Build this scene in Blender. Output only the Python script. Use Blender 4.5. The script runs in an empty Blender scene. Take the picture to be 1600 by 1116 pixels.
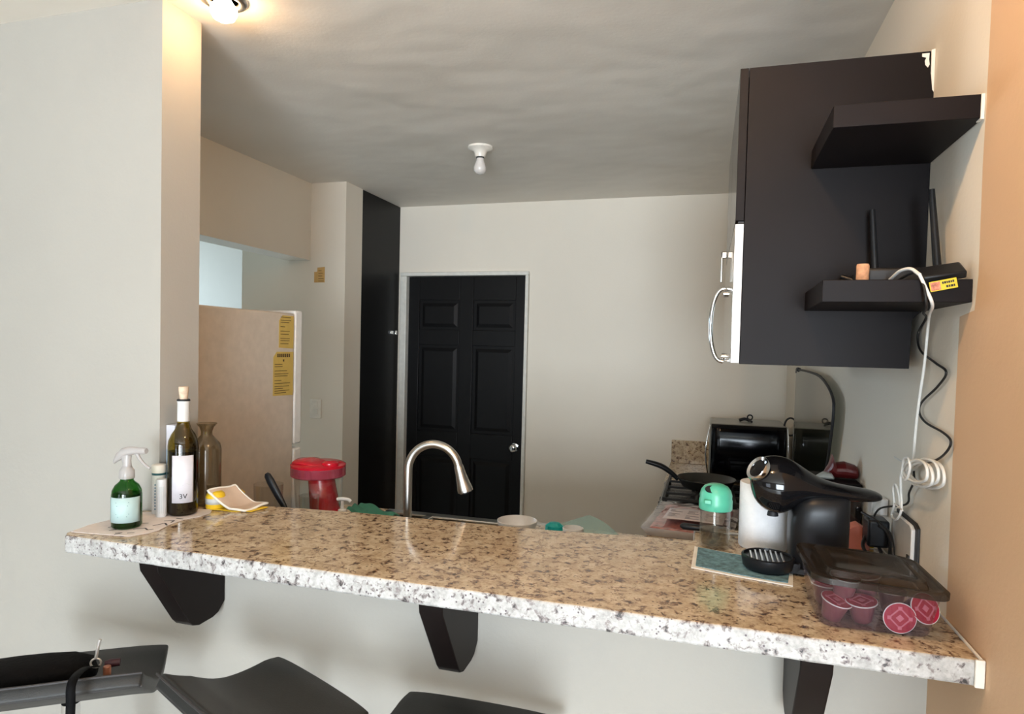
import bpy, bmesh, math, random
from mathutils import Vector, Matrix, noise
random.seed(7)
R = math.radians
S = bpy.context.scene
COL = S.collection

# ------------------------------------------------------------------ camera
EYE = 1.58
cam_d = bpy.data.cameras.new('camera'); cam = bpy.data.objects.new('camera', cam_d); COL.objects.link(cam)
yaw, pitch, roll = R(16.613), R(-1.854), R(1.384)
fw = Vector((-math.sin(yaw)*math.cos(pitch), math.cos(yaw)*math.cos(pitch), math.sin(pitch)))
r0 = Vector((math.cos(yaw), math.sin(yaw), 0)); u0 = r0.cross(fw)
rt = math.cos(roll)*r0 + math.sin(roll)*u0; up = -math.sin(roll)*r0 + math.cos(roll)*u0
M = Matrix((rt, up, -fw)).transposed().to_4x4(); M.translation = Vector((0, 0, EYE))
cam.matrix_world = M
cam_d.sensor_width = 36; cam_d.sensor_fit = 'HORIZONTAL'
cam_d.lens = 36*1021.69/1600
cam_d.shift_y = (577.94-558)/1600
cam_d.clip_start = .02
S.cycles.transparent_max_bounces = 32
S.camera = cam

# ------------------------------------------------------------------ light and exposure
w = bpy.data.worlds.new('sky'); S.world = w; w.use_nodes = True
bg = w.node_tree.nodes['Background']; bg.inputs[0].default_value = (.62, .76, 1, 1); bg.inputs[1].default_value = .6
S.view_settings.view_transform = 'Standard'; S.view_settings.look = 'None'
S.view_settings.gamma = 1; S.view_settings.use_curve_mapping = False
S.view_settings.exposure = 0.0
def area(name, loc, target, sx, sy, power, col):
    d = bpy.data.lights.new(name, 'AREA'); d.shape = 'RECTANGLE'; d.size = sx; d.size_y = sy
    d.energy = power; d.color = col
    o = bpy.data.objects.new(name, d); COL.objects.link(o); o.location = loc
    o.rotation_euler = (Vector(target)-Vector(loc)).to_track_quat('-Z', 'Z').to_euler()
    return o
# daylight through the glass door behind the camera and through the laundry window at the left
area('daylight_balcony_door', (.5, -4.15, 1.2), (.5, 0, 1.2), 1.4, 1.8, 305, (.80, .905, 1))
area('daylight_left_window', (-2.4, -4.15, 1.25), (-2.4, 0, 1.2), 1.4, 1.5, 28, (.82, .91, 1))
area('daylight_living_window', (2.3, -4.15, 1.25), (1.6, 0, 1.25), 1.4, 1.6, 60, (.86, .93, 1))
area('daylight_laundry_window', (-5.2, 3.8, 1.6), (-3, 3.8, 1.2), 1.2, 1.2, 75, (.66, .85, 1))
BULB = 85.0          # radiance of the warm ceiling bulbs

# ------------------------------------------------------------------ materials
def new_mat(name):
    m = bpy.data.materials.new(name); m.use_nodes = True
    nt = m.node_tree; return m, nt, nt.nodes['Principled BSDF'], nt.nodes['Material Output']
def N(nt, t, **kw):
    n = nt.nodes.new(t)
    for k, v in kw.items():
        if k in n.inputs: n.inputs[k].default_value = v
        else: setattr(n, k, v)
    return n
def c4(c): return (c[0], c[1], c[2], 1)
def coords(nt, scale=(1, 1, 1)):
    tc = N(nt, 'ShaderNodeTexCoord'); mp = N(nt, 'ShaderNodeMapping'); mp.inputs['Scale'].default_value = scale
    nt.links.new(tc.outputs['Object'], mp.inputs[0]); return mp.outputs[0]
def ramp(nt, src, stops):
    r = N(nt, 'ShaderNodeValToRGB'); e = r.color_ramp.elements
    e[0].position = stops[0][0]; e[0].color = c4(stops[0][1])
    e[1].position = stops[-1][0]; e[1].color = c4(stops[-1][1])
    for p, c in stops[1:-1]:
        x = e.new(p); x.color = c4(c)
    nt.links.new(src, r.inputs[0]); return r
def mixc(nt, fac, a, b):
    m = N(nt, 'ShaderNodeMix', data_type='RGBA')
    if isinstance(fac, float): m.inputs[0].default_value = fac
    else: nt.links.new(fac, m.inputs[0])
    for v, i in ((a, 6), (b, 7)):
        if isinstance(v, tuple): m.inputs[i].default_value = c4(v)
        else: nt.links.new(v, m.inputs[i])
    return m.outputs[2]
def plain(name, c, rough=.5, metal=0, spec=.5, var=.06, vs=30, bump=0, bs=200, coat=0, sheen=0):
    m, nt, b, o = new_mat(name)
    v = coords(nt); nz = N(nt, 'ShaderNodeTexNoise', Scale=vs, Detail=3.0); nt.links.new(v, nz.inputs[0])
    lo = tuple(x*(1-var) for x in c); hi = tuple(min(1, x*(1+var)) for x in c)
    rp = ramp(nt, nz.outputs[0], [(.3, lo), (.7, hi)]); nt.links.new(rp.outputs[0], b.inputs['Base Color'])
    b.inputs['Roughness'].default_value = rough; b.inputs['Metallic'].default_value = metal
    b.inputs['Specular IOR Level'].default_value = spec
    b.inputs['Coat Weight'].default_value = coat; b.inputs['Sheen Weight'].default_value = sheen
    if bump:
        n2 = N(nt, 'ShaderNodeTexNoise', Scale=bs, Detail=4.0); nt.links.new(v, n2.inputs[0])
        bp = N(nt, 'ShaderNodeBump', Strength=bump, Distance=.002); nt.links.new(n2.outputs[0], bp.inputs['Height'])
        nt.links.new(bp.outputs[0], b.inputs['Normal'])
    return m
def plaster(name, c, rough=.75, wave=.0):
    m, nt, b, o = new_mat(name); v = coords(nt)
    n1 = N(nt, 'ShaderNodeTexNoise', Scale=1.3, Detail=4.0); nt.links.new(v, n1.inputs[0])
    rp = ramp(nt, n1.outputs[0], [(.3, tuple(x*.96 for x in c)), (.7, tuple(min(1, x*1.03) for x in c))])
    nt.links.new(rp.outputs[0], b.inputs['Base Color']); b.inputs['Roughness'].default_value = rough
    b.inputs['Specular IOR Level'].default_value = .3
    n2 = N(nt, 'ShaderNodeTexNoise', Scale=90.0, Detail=5.0, Roughness=.6); nt.links.new(v, n2.inputs[0])
    b1 = N(nt, 'ShaderNodeBump', Strength=.25, Distance=.002); nt.links.new(n2.outputs[0], b1.inputs['Height'])
    last = b1
    n3 = N(nt, 'ShaderNodeTexNoise', Scale=3.0, Detail=2.0); nt.links.new(v, n3.inputs[0])
    b2 = N(nt, 'ShaderNodeBump', Strength=.35, Distance=.02+wave); nt.links.new(n3.outputs[0], b2.inputs['Height'])
    nt.links.new(last.outputs[0], b2.inputs['Normal']); nt.links.new(b2.outputs[0], b.inputs['Normal'])
    return m
def clear(name, tint=(.96, .97, .96), gloss=.06, rough=.03, haze=0.0, hazec=(.8, .8, .8)):
    m, nt, b, o = new_mat(name); nt.nodes.remove(b)
    tr = N(nt, 'ShaderNodeBsdfTransparent'); tr.inputs[0].default_value = c4(tint)
    gl = N(nt, 'ShaderNodeBsdfGlossy', Roughness=rough); gl.inputs[0].default_value = (1, 1, 1, 1)
    lw = N(nt, 'ShaderNodeLayerWeight', Blend=.5)
    pw = N(nt, 'ShaderNodeMath', operation='POWER'); pw.inputs[1].default_value = 4.0; nt.links.new(lw.outputs['Facing'], pw.inputs[0])
    ad = N(nt, 'ShaderNodeMath', operation='MULTIPLY_ADD'); ad.inputs[1].default_value = .55; ad.inputs[2].default_value = gloss; ad.use_clamp = True
    nt.links.new(pw.outputs[0], ad.inputs[0])
    ms = N(nt, 'ShaderNodeMixShader'); nt.links.new(ad.outputs[0], ms.inputs[0])
    nt.links.new(tr.outputs[0], ms.inputs[1]); nt.links.new(gl.outputs[0], ms.inputs[2]); out = ms.outputs[0]
    if haze:
        df = N(nt, 'ShaderNodeBsdfDiffuse'); df.inputs[0].default_value = c4(hazec)
        m2 = N(nt, 'ShaderNodeMixShader'); m2.inputs[0].default_value = haze
        nt.links.new(out, m2.inputs[1]); nt.links.new(df.outputs[0], m2.inputs[2]); out = m2.outputs[0]
    nt.links.new(out, o.inputs[0]); return m
def granite(name, base, light, mid, flk, thr=0.0, rough=.12):
    m, nt, b, o = new_mat(name); v = coords(nt)
    def nz(sc, det=4.0, rg=.6, dist=0.0):
        n = N(nt, 'ShaderNodeTexNoise', Scale=sc, Detail=det, Roughness=rg, Distortion=dist); nt.links.new(v, n.inputs[0]); return n.outputs[0]
    blot = ramp(nt, nz(30, 5.0, .6, .5), [(.36, mid), (.48, base), (.62, light)])
    fine = ramp(nt, nz(150, 3.0), [(.40, tuple(x*.70 for x in base)), (.58, light)])
    c1 = mixc(nt, .35, blot.outputs[0], fine.outputs[0])
    halo = ramp(nt, nz(62, 4.0, .62, .4), [(.40+thr, (1, 1, 1)), (.47+thr, (0, 0, 0))])
    c1b = mixc(nt, halo.outputs[0], c1, flk[0])
    core = ramp(nt, nz(62, 4.0, .62, .4), [(.345+thr, (1, 1, 1)), (.385+thr, (0, 0, 0))])
    c2 = mixc(nt, core.outputs[0], c1b, flk[1])
    vor = N(nt, 'ShaderNodeTexVoronoi', Scale=110.0, Randomness=1.0); nt.links.new(v, vor.inputs['Vector'])
    blk = ramp(nt, vor.outputs['Distance'], [(.16, (1, 1, 1)), (.26, (0, 0, 0))])
    gate = ramp(nt, nz(24, 3.0), [(.50, (0, 0, 0)), (.55, (1, 1, 1))])
    mm = N(nt, 'ShaderNodeMath', operation='MULTIPLY'); nt.links.new(blk.outputs[0], mm.inputs[0]); nt.links.new(gate.outputs[0], mm.inputs[1])
    c3 = mixc(nt, mm.outputs[0], c2, flk[2])
    nt.links.new(c3, b.inputs['Base Color']); b.inputs['Roughness'].default_value = rough
    return m
def emit(name, c, s):
    m, nt, b, o = new_mat(name); b.inputs['Base Color'].default_value = c4(c)
    b.inputs['Emission Color'].default_value = c4(c); b.inputs['Emission Strength'].default_value = s; return m

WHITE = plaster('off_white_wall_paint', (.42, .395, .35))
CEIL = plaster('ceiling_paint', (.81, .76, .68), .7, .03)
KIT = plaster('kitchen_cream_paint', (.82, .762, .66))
TAN = plaster('tan_wall_paint', (.68, .47, .30))
GRAN = granite('granite_polished', (.52, .40, .26), (.66, .54, .38), (.40, .29, .185), ((.25, .165, .105), (.085, .045, .03), (.10, .06, .045)), .004)
GRANE = granite('granite_daylit_edge', (.47, .455, .43), (.585, .57, .55), (.335, .32, .305), ((.24, .21, .20), (.05, .045, .045), (.10, .075, .085)), .0, .4)  # rough edge of the same stone, cool daylight put into its paler colour
BLACKWOOD = plain('black_brown_melamine', (.0080, .0058, .0060), .5, spec=.14, var=.15, vs=6)
CABDOOR = plain('satin_cabinet_front', (.020, .016, .014), .16, spec=.6)
DOORBLK = plain('black_door_paint', (.007, .007, .0075), .42, spec=.2)
DARKWOOD = plain('dark_stained_bracket', (.008, .005, .0045), .45, spec=.2)
TRIMW = plain('white_trim_paint', (.74, .73, .67), .45)
FRIDGE = plain('fridge_enamel', (.55, .475, .39), .35)
FRIDGED = plain('fridge_door_edge', (.72, .70, .66), .3)
STEEL = plain('brushed_steel', (.58, .56, .52), .28, metal=1)
CHROME = plain('chrome', (.8, .8, .8), .12, metal=1)
MWSIDE = plain('microwave_daylit_side', (.86, .86, .87), .3)  # stainless door end; the daylight it reflects is put in as white
MWDOOR = plain('microwave_door', (.46, .43, .38), .06, metal=.9)
PLASTW = plain('white_plastic', (.72, .71, .69), .35)
PAPERW = plain('white_paper_label', (.66, .64, .68), .6)
MINTL = plain('pale_mint_label', (.42, .56, .55), .5)
BLKPL = plain('black_gloss_plastic', (.006, .006, .007), .07, spec=.38)
BLKMAT = plain('black_satin_plastic', (.009, .010, .012), .36, spec=.3)
RUBBER = plain('black_cable_rubber', (.012, .011, .011), .5)
WCABLE = plain('white_cable', (.85, .84, .80), .4)
RED = plain('red_plastic', (.50, .008, .022), .24)
MINT = plain('mint_lid_plastic', (.10, .50, .33), .35)
TEAL = plain('teal_plastic', (.0, .30, .29), .4)
GCLOTH = plain('green_cloth', (.05, .22, .155), .9, bump=.6, bs=400)
CORK = plain('cork', (.58, .30, .16), .8, var=.25, vs=90, bump=.5)
CORKL = plain('pale_cork', (.68, .52, .38), .8, var=.2, vs=90)
TOWEL = plain('paper_towel', (.86, .85, .85), .9, bump=.6, bs=250)
CLOTHB = plain('beige_cloth', (.66, .50, .38), .9, bump=.6, bs=500)
CLOTHE = plain('cream_cloth_edge', (.82, .78, .70), .9)
YELL = plain('yellow_plastic', (.80, .52, .02), .4)
GREYL = plain('grey_label', (.55, .58, .58), .5)
LEATHER = plain('black_leather', (.022, .022, .021), .5, bump=.35, bs=500)
LEATHS = plain('black_leather_side', (.032, .029, .030), .5, bump=.3, bs=500)
QUILT = plain('black_quilted_nylon', (.003, .003, .0035), .75, spec=.12, bump=.8, bs=120)
COPPER = plain('copper_hardware', (.42, .17, .10), .35, metal=.6)
PLUM = plain('plum_capsule_body', (.17, .055, .062), .35)
CAULK = plain('white_caulk', (.84, .81, .74), .7, bump=.6, bs=100)
REDBAG = plain('dark_red_bag', (.12, .012, .012), .35, bump=.8, bs=60)
PINKBOX = plain('pink_carton', (.62, .20, .15), .55)
SILK = plain('grey_pouch', (.50, .54, .52), .3)
NOTE = plain('yellow_notice_paper', (.55, .38, .09), .7)
NOTED = plain('notice_print', (.09, .055, .015), .8)
NOTEW = plain('ochre_note', (.60, .37, .13), .7)
IRON = plain('cast_iron', (.008, .008, .008), .55)
NSTICK = plain('nonstick_coating', (.025, .025, .022), .38)
STOVE = plain('stove_enamel', (.012, .012, .013), .2)
OVGLASS = plain('oven_black_glass', (.002, .002, .003), .10, spec=.22)
OVTOP = plain('oven_top_metal', (.30, .29, .26), .35, metal=.6)
TILE = plain('beige_floor_tile', (.60, .53, .44), .35, var=.1, vs=3)
INK = plain('black_ink', (.012, .012, .014), .6)
PORC = plain('porcelain', (.84, .80, .72), .25)
BULBOFF = plain('frosted_bulb', (.70, .67, .64), .12)
STICK = plain('yellow_sticker', (.74, .56, .02), .4)
STICKR = plain('sticker_red_picture', (.62, .20, .12), .5, var=.5, vs=200)
MEAT = plain('pink_meat', (.50, .20, .17), .5, var=.4, vs=60)
PLACE = plain('placemat_paper', (.74, .66, .61), .75)
TEALC = plain('teal_patterned_cloth', (.12, .23, .27), .9, var=.45, vs=90, bump=.5, bs=300)
LIQG = clear('green_liquid', (.25, .55, .22), .03)
GREENG = clear('green_tinted_glass', (.10, .36, .08), .03)
WINEG = clear('olive_bottle_glass', (.42, .34, .05), .05)
WINE = plain('dark_wine', (.006, .003, .002), .3)
FOIL = plain('white_foil_capsule', (.70, .69, .67), .35)
SMOKE = clear('smoked_vase_glass', (.72, .66, .54), .06, .12, .16, (.26, .22, .15))
CLR = clear('clear_plastic', (.93, .93, .92), .05)
BOXCLR = clear('container_plastic', (.86, .82, .86), .04, .06, .07, (.34, .28, .33))
LIDCLR = clear('smoked_lid_plastic', (.30, .26, .23), .05, .12, .55, (.035, .028, .022))
FROST = clear('frosted_trigger_plastic', (.80, .78, .78), .05, .2, .48, (.62, .59, .57))
SHEET = clear('frosted_teal_sheet', (.80, .90, .88), .05, .15, .35, (.42, .58, .56))
PINKR = clear('pink_tinted_rim', (.85, .35, .42), .10, .08, .3, (.55, .12, .18))
LIDGL = clear('stove_lid_glass', (.45, .46, .42), .14, .03)
WRAP = clear('plastic_wrap', (.92, .90, .90), .12, .06)
CAPRED = plain('capsule_foil_red', (.36, .008, .035), .35)
CAPPINK = plain('capsule_foil_pink', (.56, .16, .21), .4)
def tile_mat():
    m, nt, b, o = new_mat('floor_tiles'); v = coords(nt)
    br = N(nt, 'ShaderNodeTexBrick', Scale=1.0); br.offset = 0
    for k, c in (('Color1', (.80, .79, .76)), ('Color2', (.77, .76, .73)), ('Mortar', (.35, .31, .27))): br.inputs[k].default_value = c4(c)
    br.inputs['Mortar Size'].default_value = .004; br.inputs['Brick Width'].default_value = .45; br.inputs['Row Height'].default_value = .45
    nt.links.new(v, br.inputs['Vector']); nt.links.new(br.outputs['Color'], b.inputs['Base Color']); b.inputs['Roughness'].default_value = .3; return m
FLOORM = tile_mat()

# ------------------------------------------------------------------ mesh helpers
def BM(): return bmesh.new()
def box(bm, x0, x1, y0, y1, z0, z1, mi=0, mat=None):
    v = [bm.verts.new(p) for p in ((x0,y0,z0),(x1,y0,z0),(x1,y1,z0),(x0,y1,z0),(x0,y0,z1),(x1,y0,z1),(x1,y1,z1),(x0,y1,z1))]
    if mat is not None:
        for q in v: q.co = mat @ q.co
    fs = []
    for f in ((0,3,2,1),(4,5,6,7),(0,1,5,4),(1,2,6,5),(2,3,7,6),(3,0,4,7)):
        F = bm.faces.new([v[i] for i in f]); F.material_index = mi; fs.append(F)
    return fs
def prism(bm, pts, a, b, axis='z', mi=0):
    def P(p, t):
        return {'z': (p[0], p[1], t), 'y': (p[0], t, p[1]), 'x': (t, p[0], p[1])}[axis]
    A = [bm.verts.new(P(p, a)) for p in pts]; B = [bm.verts.new(P(p, b)) for p in pts]
    n = len(pts); fs = [bm.faces.new(A[::-1]), bm.faces.new(B)]
    for i in range(n): fs.append(bm.faces.new([A[i], A[(i+1) % n], B[(i+1) % n], B[i]]))
    for f in fs: f.material_index = mi
    return fs
def lathe(bm, prof, c=(0, 0, 0), seg=32, sx=1, sy=1, rot=None, caps=True, mi=0):
    rings = []; c = Vector(c)
    for r, z in prof:
        ring = []
        for i in range(seg):
            a = 2*math.pi*i/seg; p = Vector((r*sx*math.cos(a), r*sy*math.sin(a), z))
            if rot is not None: p = rot @ p
            ring.append(bm.verts.new(c+p))
        rings.append(ring)
    for A, B in zip(rings, rings[1:]):
        for i in range(seg):
            f = bm.faces.new([A[i], A[(i+1) % seg], B[(i+1) % seg], B[i]]); f.material_index = mi
    if caps:
        if prof[0][0] > 1e-6: bm.faces.new(rings[0][::-1]).material_index = mi
        if prof[-1][0] > 1e-6: bm.faces.new(rings[-1]).material_index = mi
def smooth_pts(pts, n=6, closed=False):
    P = [Vector(p) for p in pts]; out = []; m = len(P)
    rng = range(m if closed else m-1)
    for i in rng:
        p0 = P[(i-1) % m] if (closed or i > 0) else P[0]*2-P[1]
        p1 = P[i]; p2 = P[(i+1) % m]
        p3 = P[(i+2) % m] if (closed or i+2 < m) else P[-1]*2-P[-2]
        for k in range(n):
            t = k/n
            out.append(.5*((2*p1)+(-p0+p2)*t+(2*p0-5*p1+4*p2-p3)*t*t+(-p0+3*p1-3*p2+p3)*t**3))
    if not closed: out.append(P[-1])
    return out
def tube(bm, pts, r, seg=10, closed=False, mi=0, sm=6):
    P = smooth_pts(pts, sm, closed) if sm else [Vector(p) for p in pts]
    n = len(P); rad = r if callable(r) else (lambda t: r); rings = []; nrm = None
    for i in range(n):
        a = P[(i-1) % n] if (closed or i) else P[0]; b = P[(i+1) % n] if (closed or i < n-1) else P[-1]
        t = (b-a).normalized()
        if nrm is None: nrm = t.orthogonal().normalized()
        nrm = (nrm-t*nrm.dot(t)).normalized(); bn = t.cross(nrm); rr = rad(i/(n-1))
        rings.append([bm.verts.new(P[i]+rr*(math.cos(2*math.pi*k/seg)*nrm+math.sin(2*math.pi*k/seg)*bn)) for k in range(seg)])
    prs = list(zip(rings, rings[1:]))+([(rings[-1], rings[0])] if closed else [])
    for A, B in prs:
        for k in range(seg):
            bm.faces.new([A[k], A[(k+1) % seg], B[(k+1) % seg], B[k]]).material_index = mi
    if not closed:
        bm.faces.new(rings[0][::-1]); bm.faces.new(rings[-1])
def loft(bm, secs, seg=28, mi=0, power=2.0):
    """secs: (centre, u axis radius vector, v axis radius vector)"""
    rings = []
    for c, U, V in secs:
        c = Vector(c); U = Vector(U); V = Vector(V); ring = []
        for i in range(seg):
            a = 2*math.pi*i/seg; ca, sa = math.cos(a), math.sin(a); e = 2/power
            ring.append(bm.verts.new(c+U*math.copysign(abs(ca)**e, ca)+V*math.copysign(abs(sa)**e, sa)))
        rings.append(ring)
    for A, B in zip(rings, rings[1:]):
        for i in range(seg): bm.faces.new([A[i], A[(i+1) % seg], B[(i+1) % seg], B[i]]).material_index = mi
    bm.faces.new(rings[0][::-1]).material_index = mi; bm.faces.new(rings[-1]).material_index = mi
def sheet(bm, fn, nu=16, nv=16, mi=0):
    g = [[bm.verts.new(fn(i/nu, j/nv)) for j in range(nv+1)] for i in range(nu+1)]
    for i in range(nu):
        for j in range(nv): bm.faces.new([g[i][j], g[i+1][j], g[i+1][j+1], g[i][j+1]]).material_index = mi
def wroot(o):
    v = Vector((0, 0, 0))
    while o is not None: v = v+o.location; o = o.parent
    return v
def obj(name, bm, mat, parent=None, bevel=0, smooth=True, solid=0, sub=0, base=None, ang=50):
    """links bm (world coordinates) as one object under parent"""
    off = wroot(parent) if parent else (Vector(base) if base else Vector((0, 0, 0)))
    bmesh.ops.recalc_face_normals(bm, faces=bm.faces)
    bm.transform(Matrix.Translation(-off))
    me = bpy.data.meshes.new(name); bm.to_mesh(me); bm.free()
    o = bpy.data.objects.new(name, me); COL.objects.link(o)
    for m in (mat if isinstance(mat, (list, tuple)) else [mat]): me.materials.append(m)
    if parent: o.parent = parent
    elif base: o.location = base
    if smooth:
        for p in me.polygons: p.use_smooth = True
        me.set_sharp_from_angle(angle=R(ang))
    if solid:
        s = o.modifiers.new('thick', 'SOLIDIFY'); s.thickness = solid; s.offset = 0
    if sub:
        s = o.modifiers.new('sub', 'SUBSURF'); s.levels = sub; s.render_levels = sub
    if bevel:
        b = o.modifiers.new('bevel', 'BEVEL'); b.width = bevel; b.segments = 3; b.limit_method = 'ANGLE'; b.angle_limit = R(40)
    return o
def tag(o, label, cat, group=None, kind=None):
    o['label'] = label; o['category'] = cat
    if group: o['group'] = group
    if kind: o['kind'] = kind
    return o
def thing(name, loc, label, cat, group=None):
    o = bpy.data.objects.new(name, None); COL.objects.link(o); o.location = loc; o.empty_display_size = .05
    return tag(o, label, cat, group)
def struct(name, bm, mat, **kw):
    o = obj(name, bm, mat, **kw)
    if not o.parent: o['kind'] = 'structure'
    return o
def text_bm(body, size, align='CENTER'):
    cu = bpy.data.curves.new('t', 'FONT'); cu.body = body; cu.size = size; cu.align_x = align; cu.align_y = 'CENTER'; cu.extrude = .0002
    o = bpy.data.objects.new('t', cu); COL.objects.link(o)
    dg = bpy.context.evaluated_depsgraph_get(); dg.update()
    me = bpy.data.meshes.new_from_object(o.evaluated_get(dg)); bm = bmesh.new(); bm.from_mesh(me)
    bpy.data.objects.remove(o); bpy.data.curves.remove(cu); bpy.data.meshes.remove(me)
    return bm
def wrap(bm, c, r, a0):
    """bend a flat mesh in the xy plane (x along the arc, y up) onto a vertical cylinder"""
    for v in bm.verts:
        a = a0+v.co.x/r; rr = r+v.co.z
        v.co = Vector((c[0]+rr*math.cos(a), c[1]+rr*math.sin(a), c[2]+v.co.y))
def arc_patch(bm, c, r, a0, w, z0, z1, n=12):
    def f(u, v):
        a = a0+(u-.5)*w/r; return Vector((c[0]+r*math.cos(a), c[1]+r*math.sin(a), z0+(z1-z0)*v))
    sheet(bm, f, n, 2)

# ------------------------------------------------------------------ setting
H = 2.48; ZG = 1.1184; ZB = 1.076; ZC = .945
XW = .422; YB = 3.885; XC = -1.404; Y1 = 1.408; Y2 = 1.546
b = BM(); box(b, -5.4, 3.7, -4.2, 5.2, -.1, 0); struct('floor', b, FLOORM)
b = BM(); box(b, -5.4, 3.7, -4.2, 5.2, H, H+.12); struct('ceiling', b, CEIL)
# right wall: one plane, cream kitchen paint and tan living room paint meeting at an uneven line
b = BM()
tanp = [(.30, 0), (1.408, 0), (1.408, 1.076), (1.326, 1.11), (1.328, 1.25), (1.330, 1.40), (1.328, 1.655), (1.262, 1.662), (1.252, 1.72), (1.256, 1.9), (1.253, 2.0), (1.251, 2.16), (1.250, H), (.30, H)]
kitp = [(1.408, 0), (5.1, 0), (5.1, H)]+tanp[12:1:-1]
for pts, mi in ((tanp, 0), (kitp, 1)):
    f = bm_f = b.faces.new([b.verts.new((XW, p[0], p[1])) for p in pts]); f.material_index = mi
box(b, XW+.002, XW+.14, .302, 5.1, 0, H, 1)
struct('wall_right', b, [TAN, KIT], smooth=False)
b = BM()                       # back wall with the door opening
for r_ in ((-2.3, -1.90, 0, H), (-1.06, XW, 0, H), (-1.90, -1.06, 2.045, H)): box(b, r_[0], r_[1], YB, YB+.14, r_[2], r_[3])
box(b, -1.90, -1.06, YB+.10, YB+.14, 0, 2.045)
struct('wall_back', b, KIT)
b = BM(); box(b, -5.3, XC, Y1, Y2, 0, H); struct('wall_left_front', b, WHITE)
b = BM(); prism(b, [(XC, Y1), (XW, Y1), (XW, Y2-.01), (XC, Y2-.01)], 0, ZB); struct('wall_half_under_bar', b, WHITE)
b = BM(); box(b, -2.30, -2.162, Y2, 3.22, 2.05, H); struct('wall_left_soffit', b, KIT)
b = BM(); box(b, -2.62, -1.94, 3.22, 3.40, 0, H); box(b, -2.30, -1.975, 3.40, YB, 0, H); struct('wall_left_pier', b, KIT)
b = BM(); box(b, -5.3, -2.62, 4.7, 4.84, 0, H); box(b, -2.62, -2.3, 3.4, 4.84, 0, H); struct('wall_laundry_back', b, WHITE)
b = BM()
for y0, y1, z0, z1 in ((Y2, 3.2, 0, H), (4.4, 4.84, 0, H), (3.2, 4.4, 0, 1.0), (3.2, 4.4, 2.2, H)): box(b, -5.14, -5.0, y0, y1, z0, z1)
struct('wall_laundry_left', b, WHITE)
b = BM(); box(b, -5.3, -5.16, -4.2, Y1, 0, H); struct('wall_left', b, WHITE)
b = BM()
for x0, x1, z0, z1 in ((-5.3, -3.15, 0, H), (-3.15, -1.65, 2.05, H), (-3.15, -1.65, 0, .45), (-1.65, -.25, 0, H), (-.25, 1.25, 2.13, H), (-.25, 1.25, 0, .25), (1.25, 1.55, 0, H), (1.55, 3.05, 0, .4), (1.55, 3.05, 2.1, H), (3.05, 3.6, 0, H)): box(b, x0, x1, -4.1, -3.96, z0, z1)
struct('wall_rear', b, WHITE)
b = BM(); box(b, 3.5, 3.64, -4.1, .45, 0, H); struct('wall_far_right', b, WHITE)
b = BM(); box(b, XW+.14, 3.6, .302, .44, 0, H); struct('wall_right_return', b, TAN)

# back door with casing
b = BM()
for x0, x1, z0, z1 in ((-1.922, -1.878, 0, 2.0315), (-1.082, -1.062, 0, 2.0315), (-1.922, -1.062, 2.032, 2.056)):
    box(b, x0, x1, YB-.022, YB+.10, z0, z1)
struct('trim_1', b, TRIMW, bevel=.004)
dx0, dx1, dy = -1.874, -1.086, YB+.012
b = BM()
cx = [(-1.800, -1.520), (-1.428, -1.150)]; cz = [(.20, .875), (1.035, 1.592), (1.690, 1.880)]
zs = [.01, .20, .875, 1.035, 1.592, 1.690, 1.880, 2.028]
box(b, dx0, dx1, dy+.014, dy+.04, .01, 2.028)
for x0, x1 in ((dx0, cx[0][0]), (cx[0][1], cx[1][0]), (cx[1][1], dx1)): box(b, x0, x1, dy, dy+.014, .01, 2.028)
for z0, z1 in ((.01, .20), (.875, 1.035), (1.592, 1.690), (1.880, 2.028)):
    for x0, x1 in cx: box(b, x0, x1, dy, dy+.014, z0, z1)
door = struct('door_1', b, DOORBLK, bevel=.003)
for x0, x1 in cx:
    for z0, z1 in cz:
        b = BM(); q = .018; e = .040
        A = [(x0+q, dy+.0145, z0+q), (x1-q, dy+.0145, z0+q), (x1-q, dy+.0145, z1-q), (x0+q, dy+.0145, z1-q)]
        B = [(x0+e, dy+.003, z0+e), (x1-e, dy+.003, z0+e), (x1-e, dy+.003, z1-e), (x0+e, dy+.003, z1-e)]
        va = [b.verts.new(p) for p in A]; vb = [b.verts.new(p) for p in B]; b.faces.new(vb)
        for i in range(4): b.faces.new([va[i], va[(i+1) % 4], vb[(i+1) % 4], vb[i]])
        obj('door_panel', b, DOORBLK, door, smooth=False)
b = BM(); rx = Matrix.Rotation(R(90), 3, 'X')
lathe(b, [(.026, 0), (.026, .006), (.011, .010), (.011, .028), (.024, .036), (.027, .048), (.022, .058), (.010, .062)], (-1.134, dy, .966), 24, rot=rx)
k = obj('door_knob', b, CHROME, door); k['label'] = 'round polished silver door knob'

# ------------------------------------------------------------------ lamps on the ceiling
def downlight(x, y, label, power=1.0):
    t = thing('recessed_ceiling_lamp', (x, y, H), label, 'lamp')
    b = BM(); lathe(b, [(.060, 0), (.058, -.006), (.047, -.012), (.040, -.010), (.036, -.004), (.036, 0)], (x, y, H), 40)
    obj('trim_ring', b, STEEL, t)
    b = BM(); lathe(b, [(.018, 0), (.024, -.010), (.033, -.022), (.034, -.034), (.027, -.048), (.012, -.056), (0.0001, -.058)], (x, y, H), 24)
    obj('bulb', b, emit('glowing_bulb', (1, .62, .31), BULB*power), t)
downlight(-1.250, 1.455, 'lit recessed ceiling lamp glowing warm beside the white column')
downlight(-.10, .75, 'lit recessed ceiling lamp over the living room side of the bar', 6.2)
t = thing('bulb_holder', (-1.005, 2.79, H), 'white porcelain ceiling bulb holder with an unlit frosted bulb', 'lamp')
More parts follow.
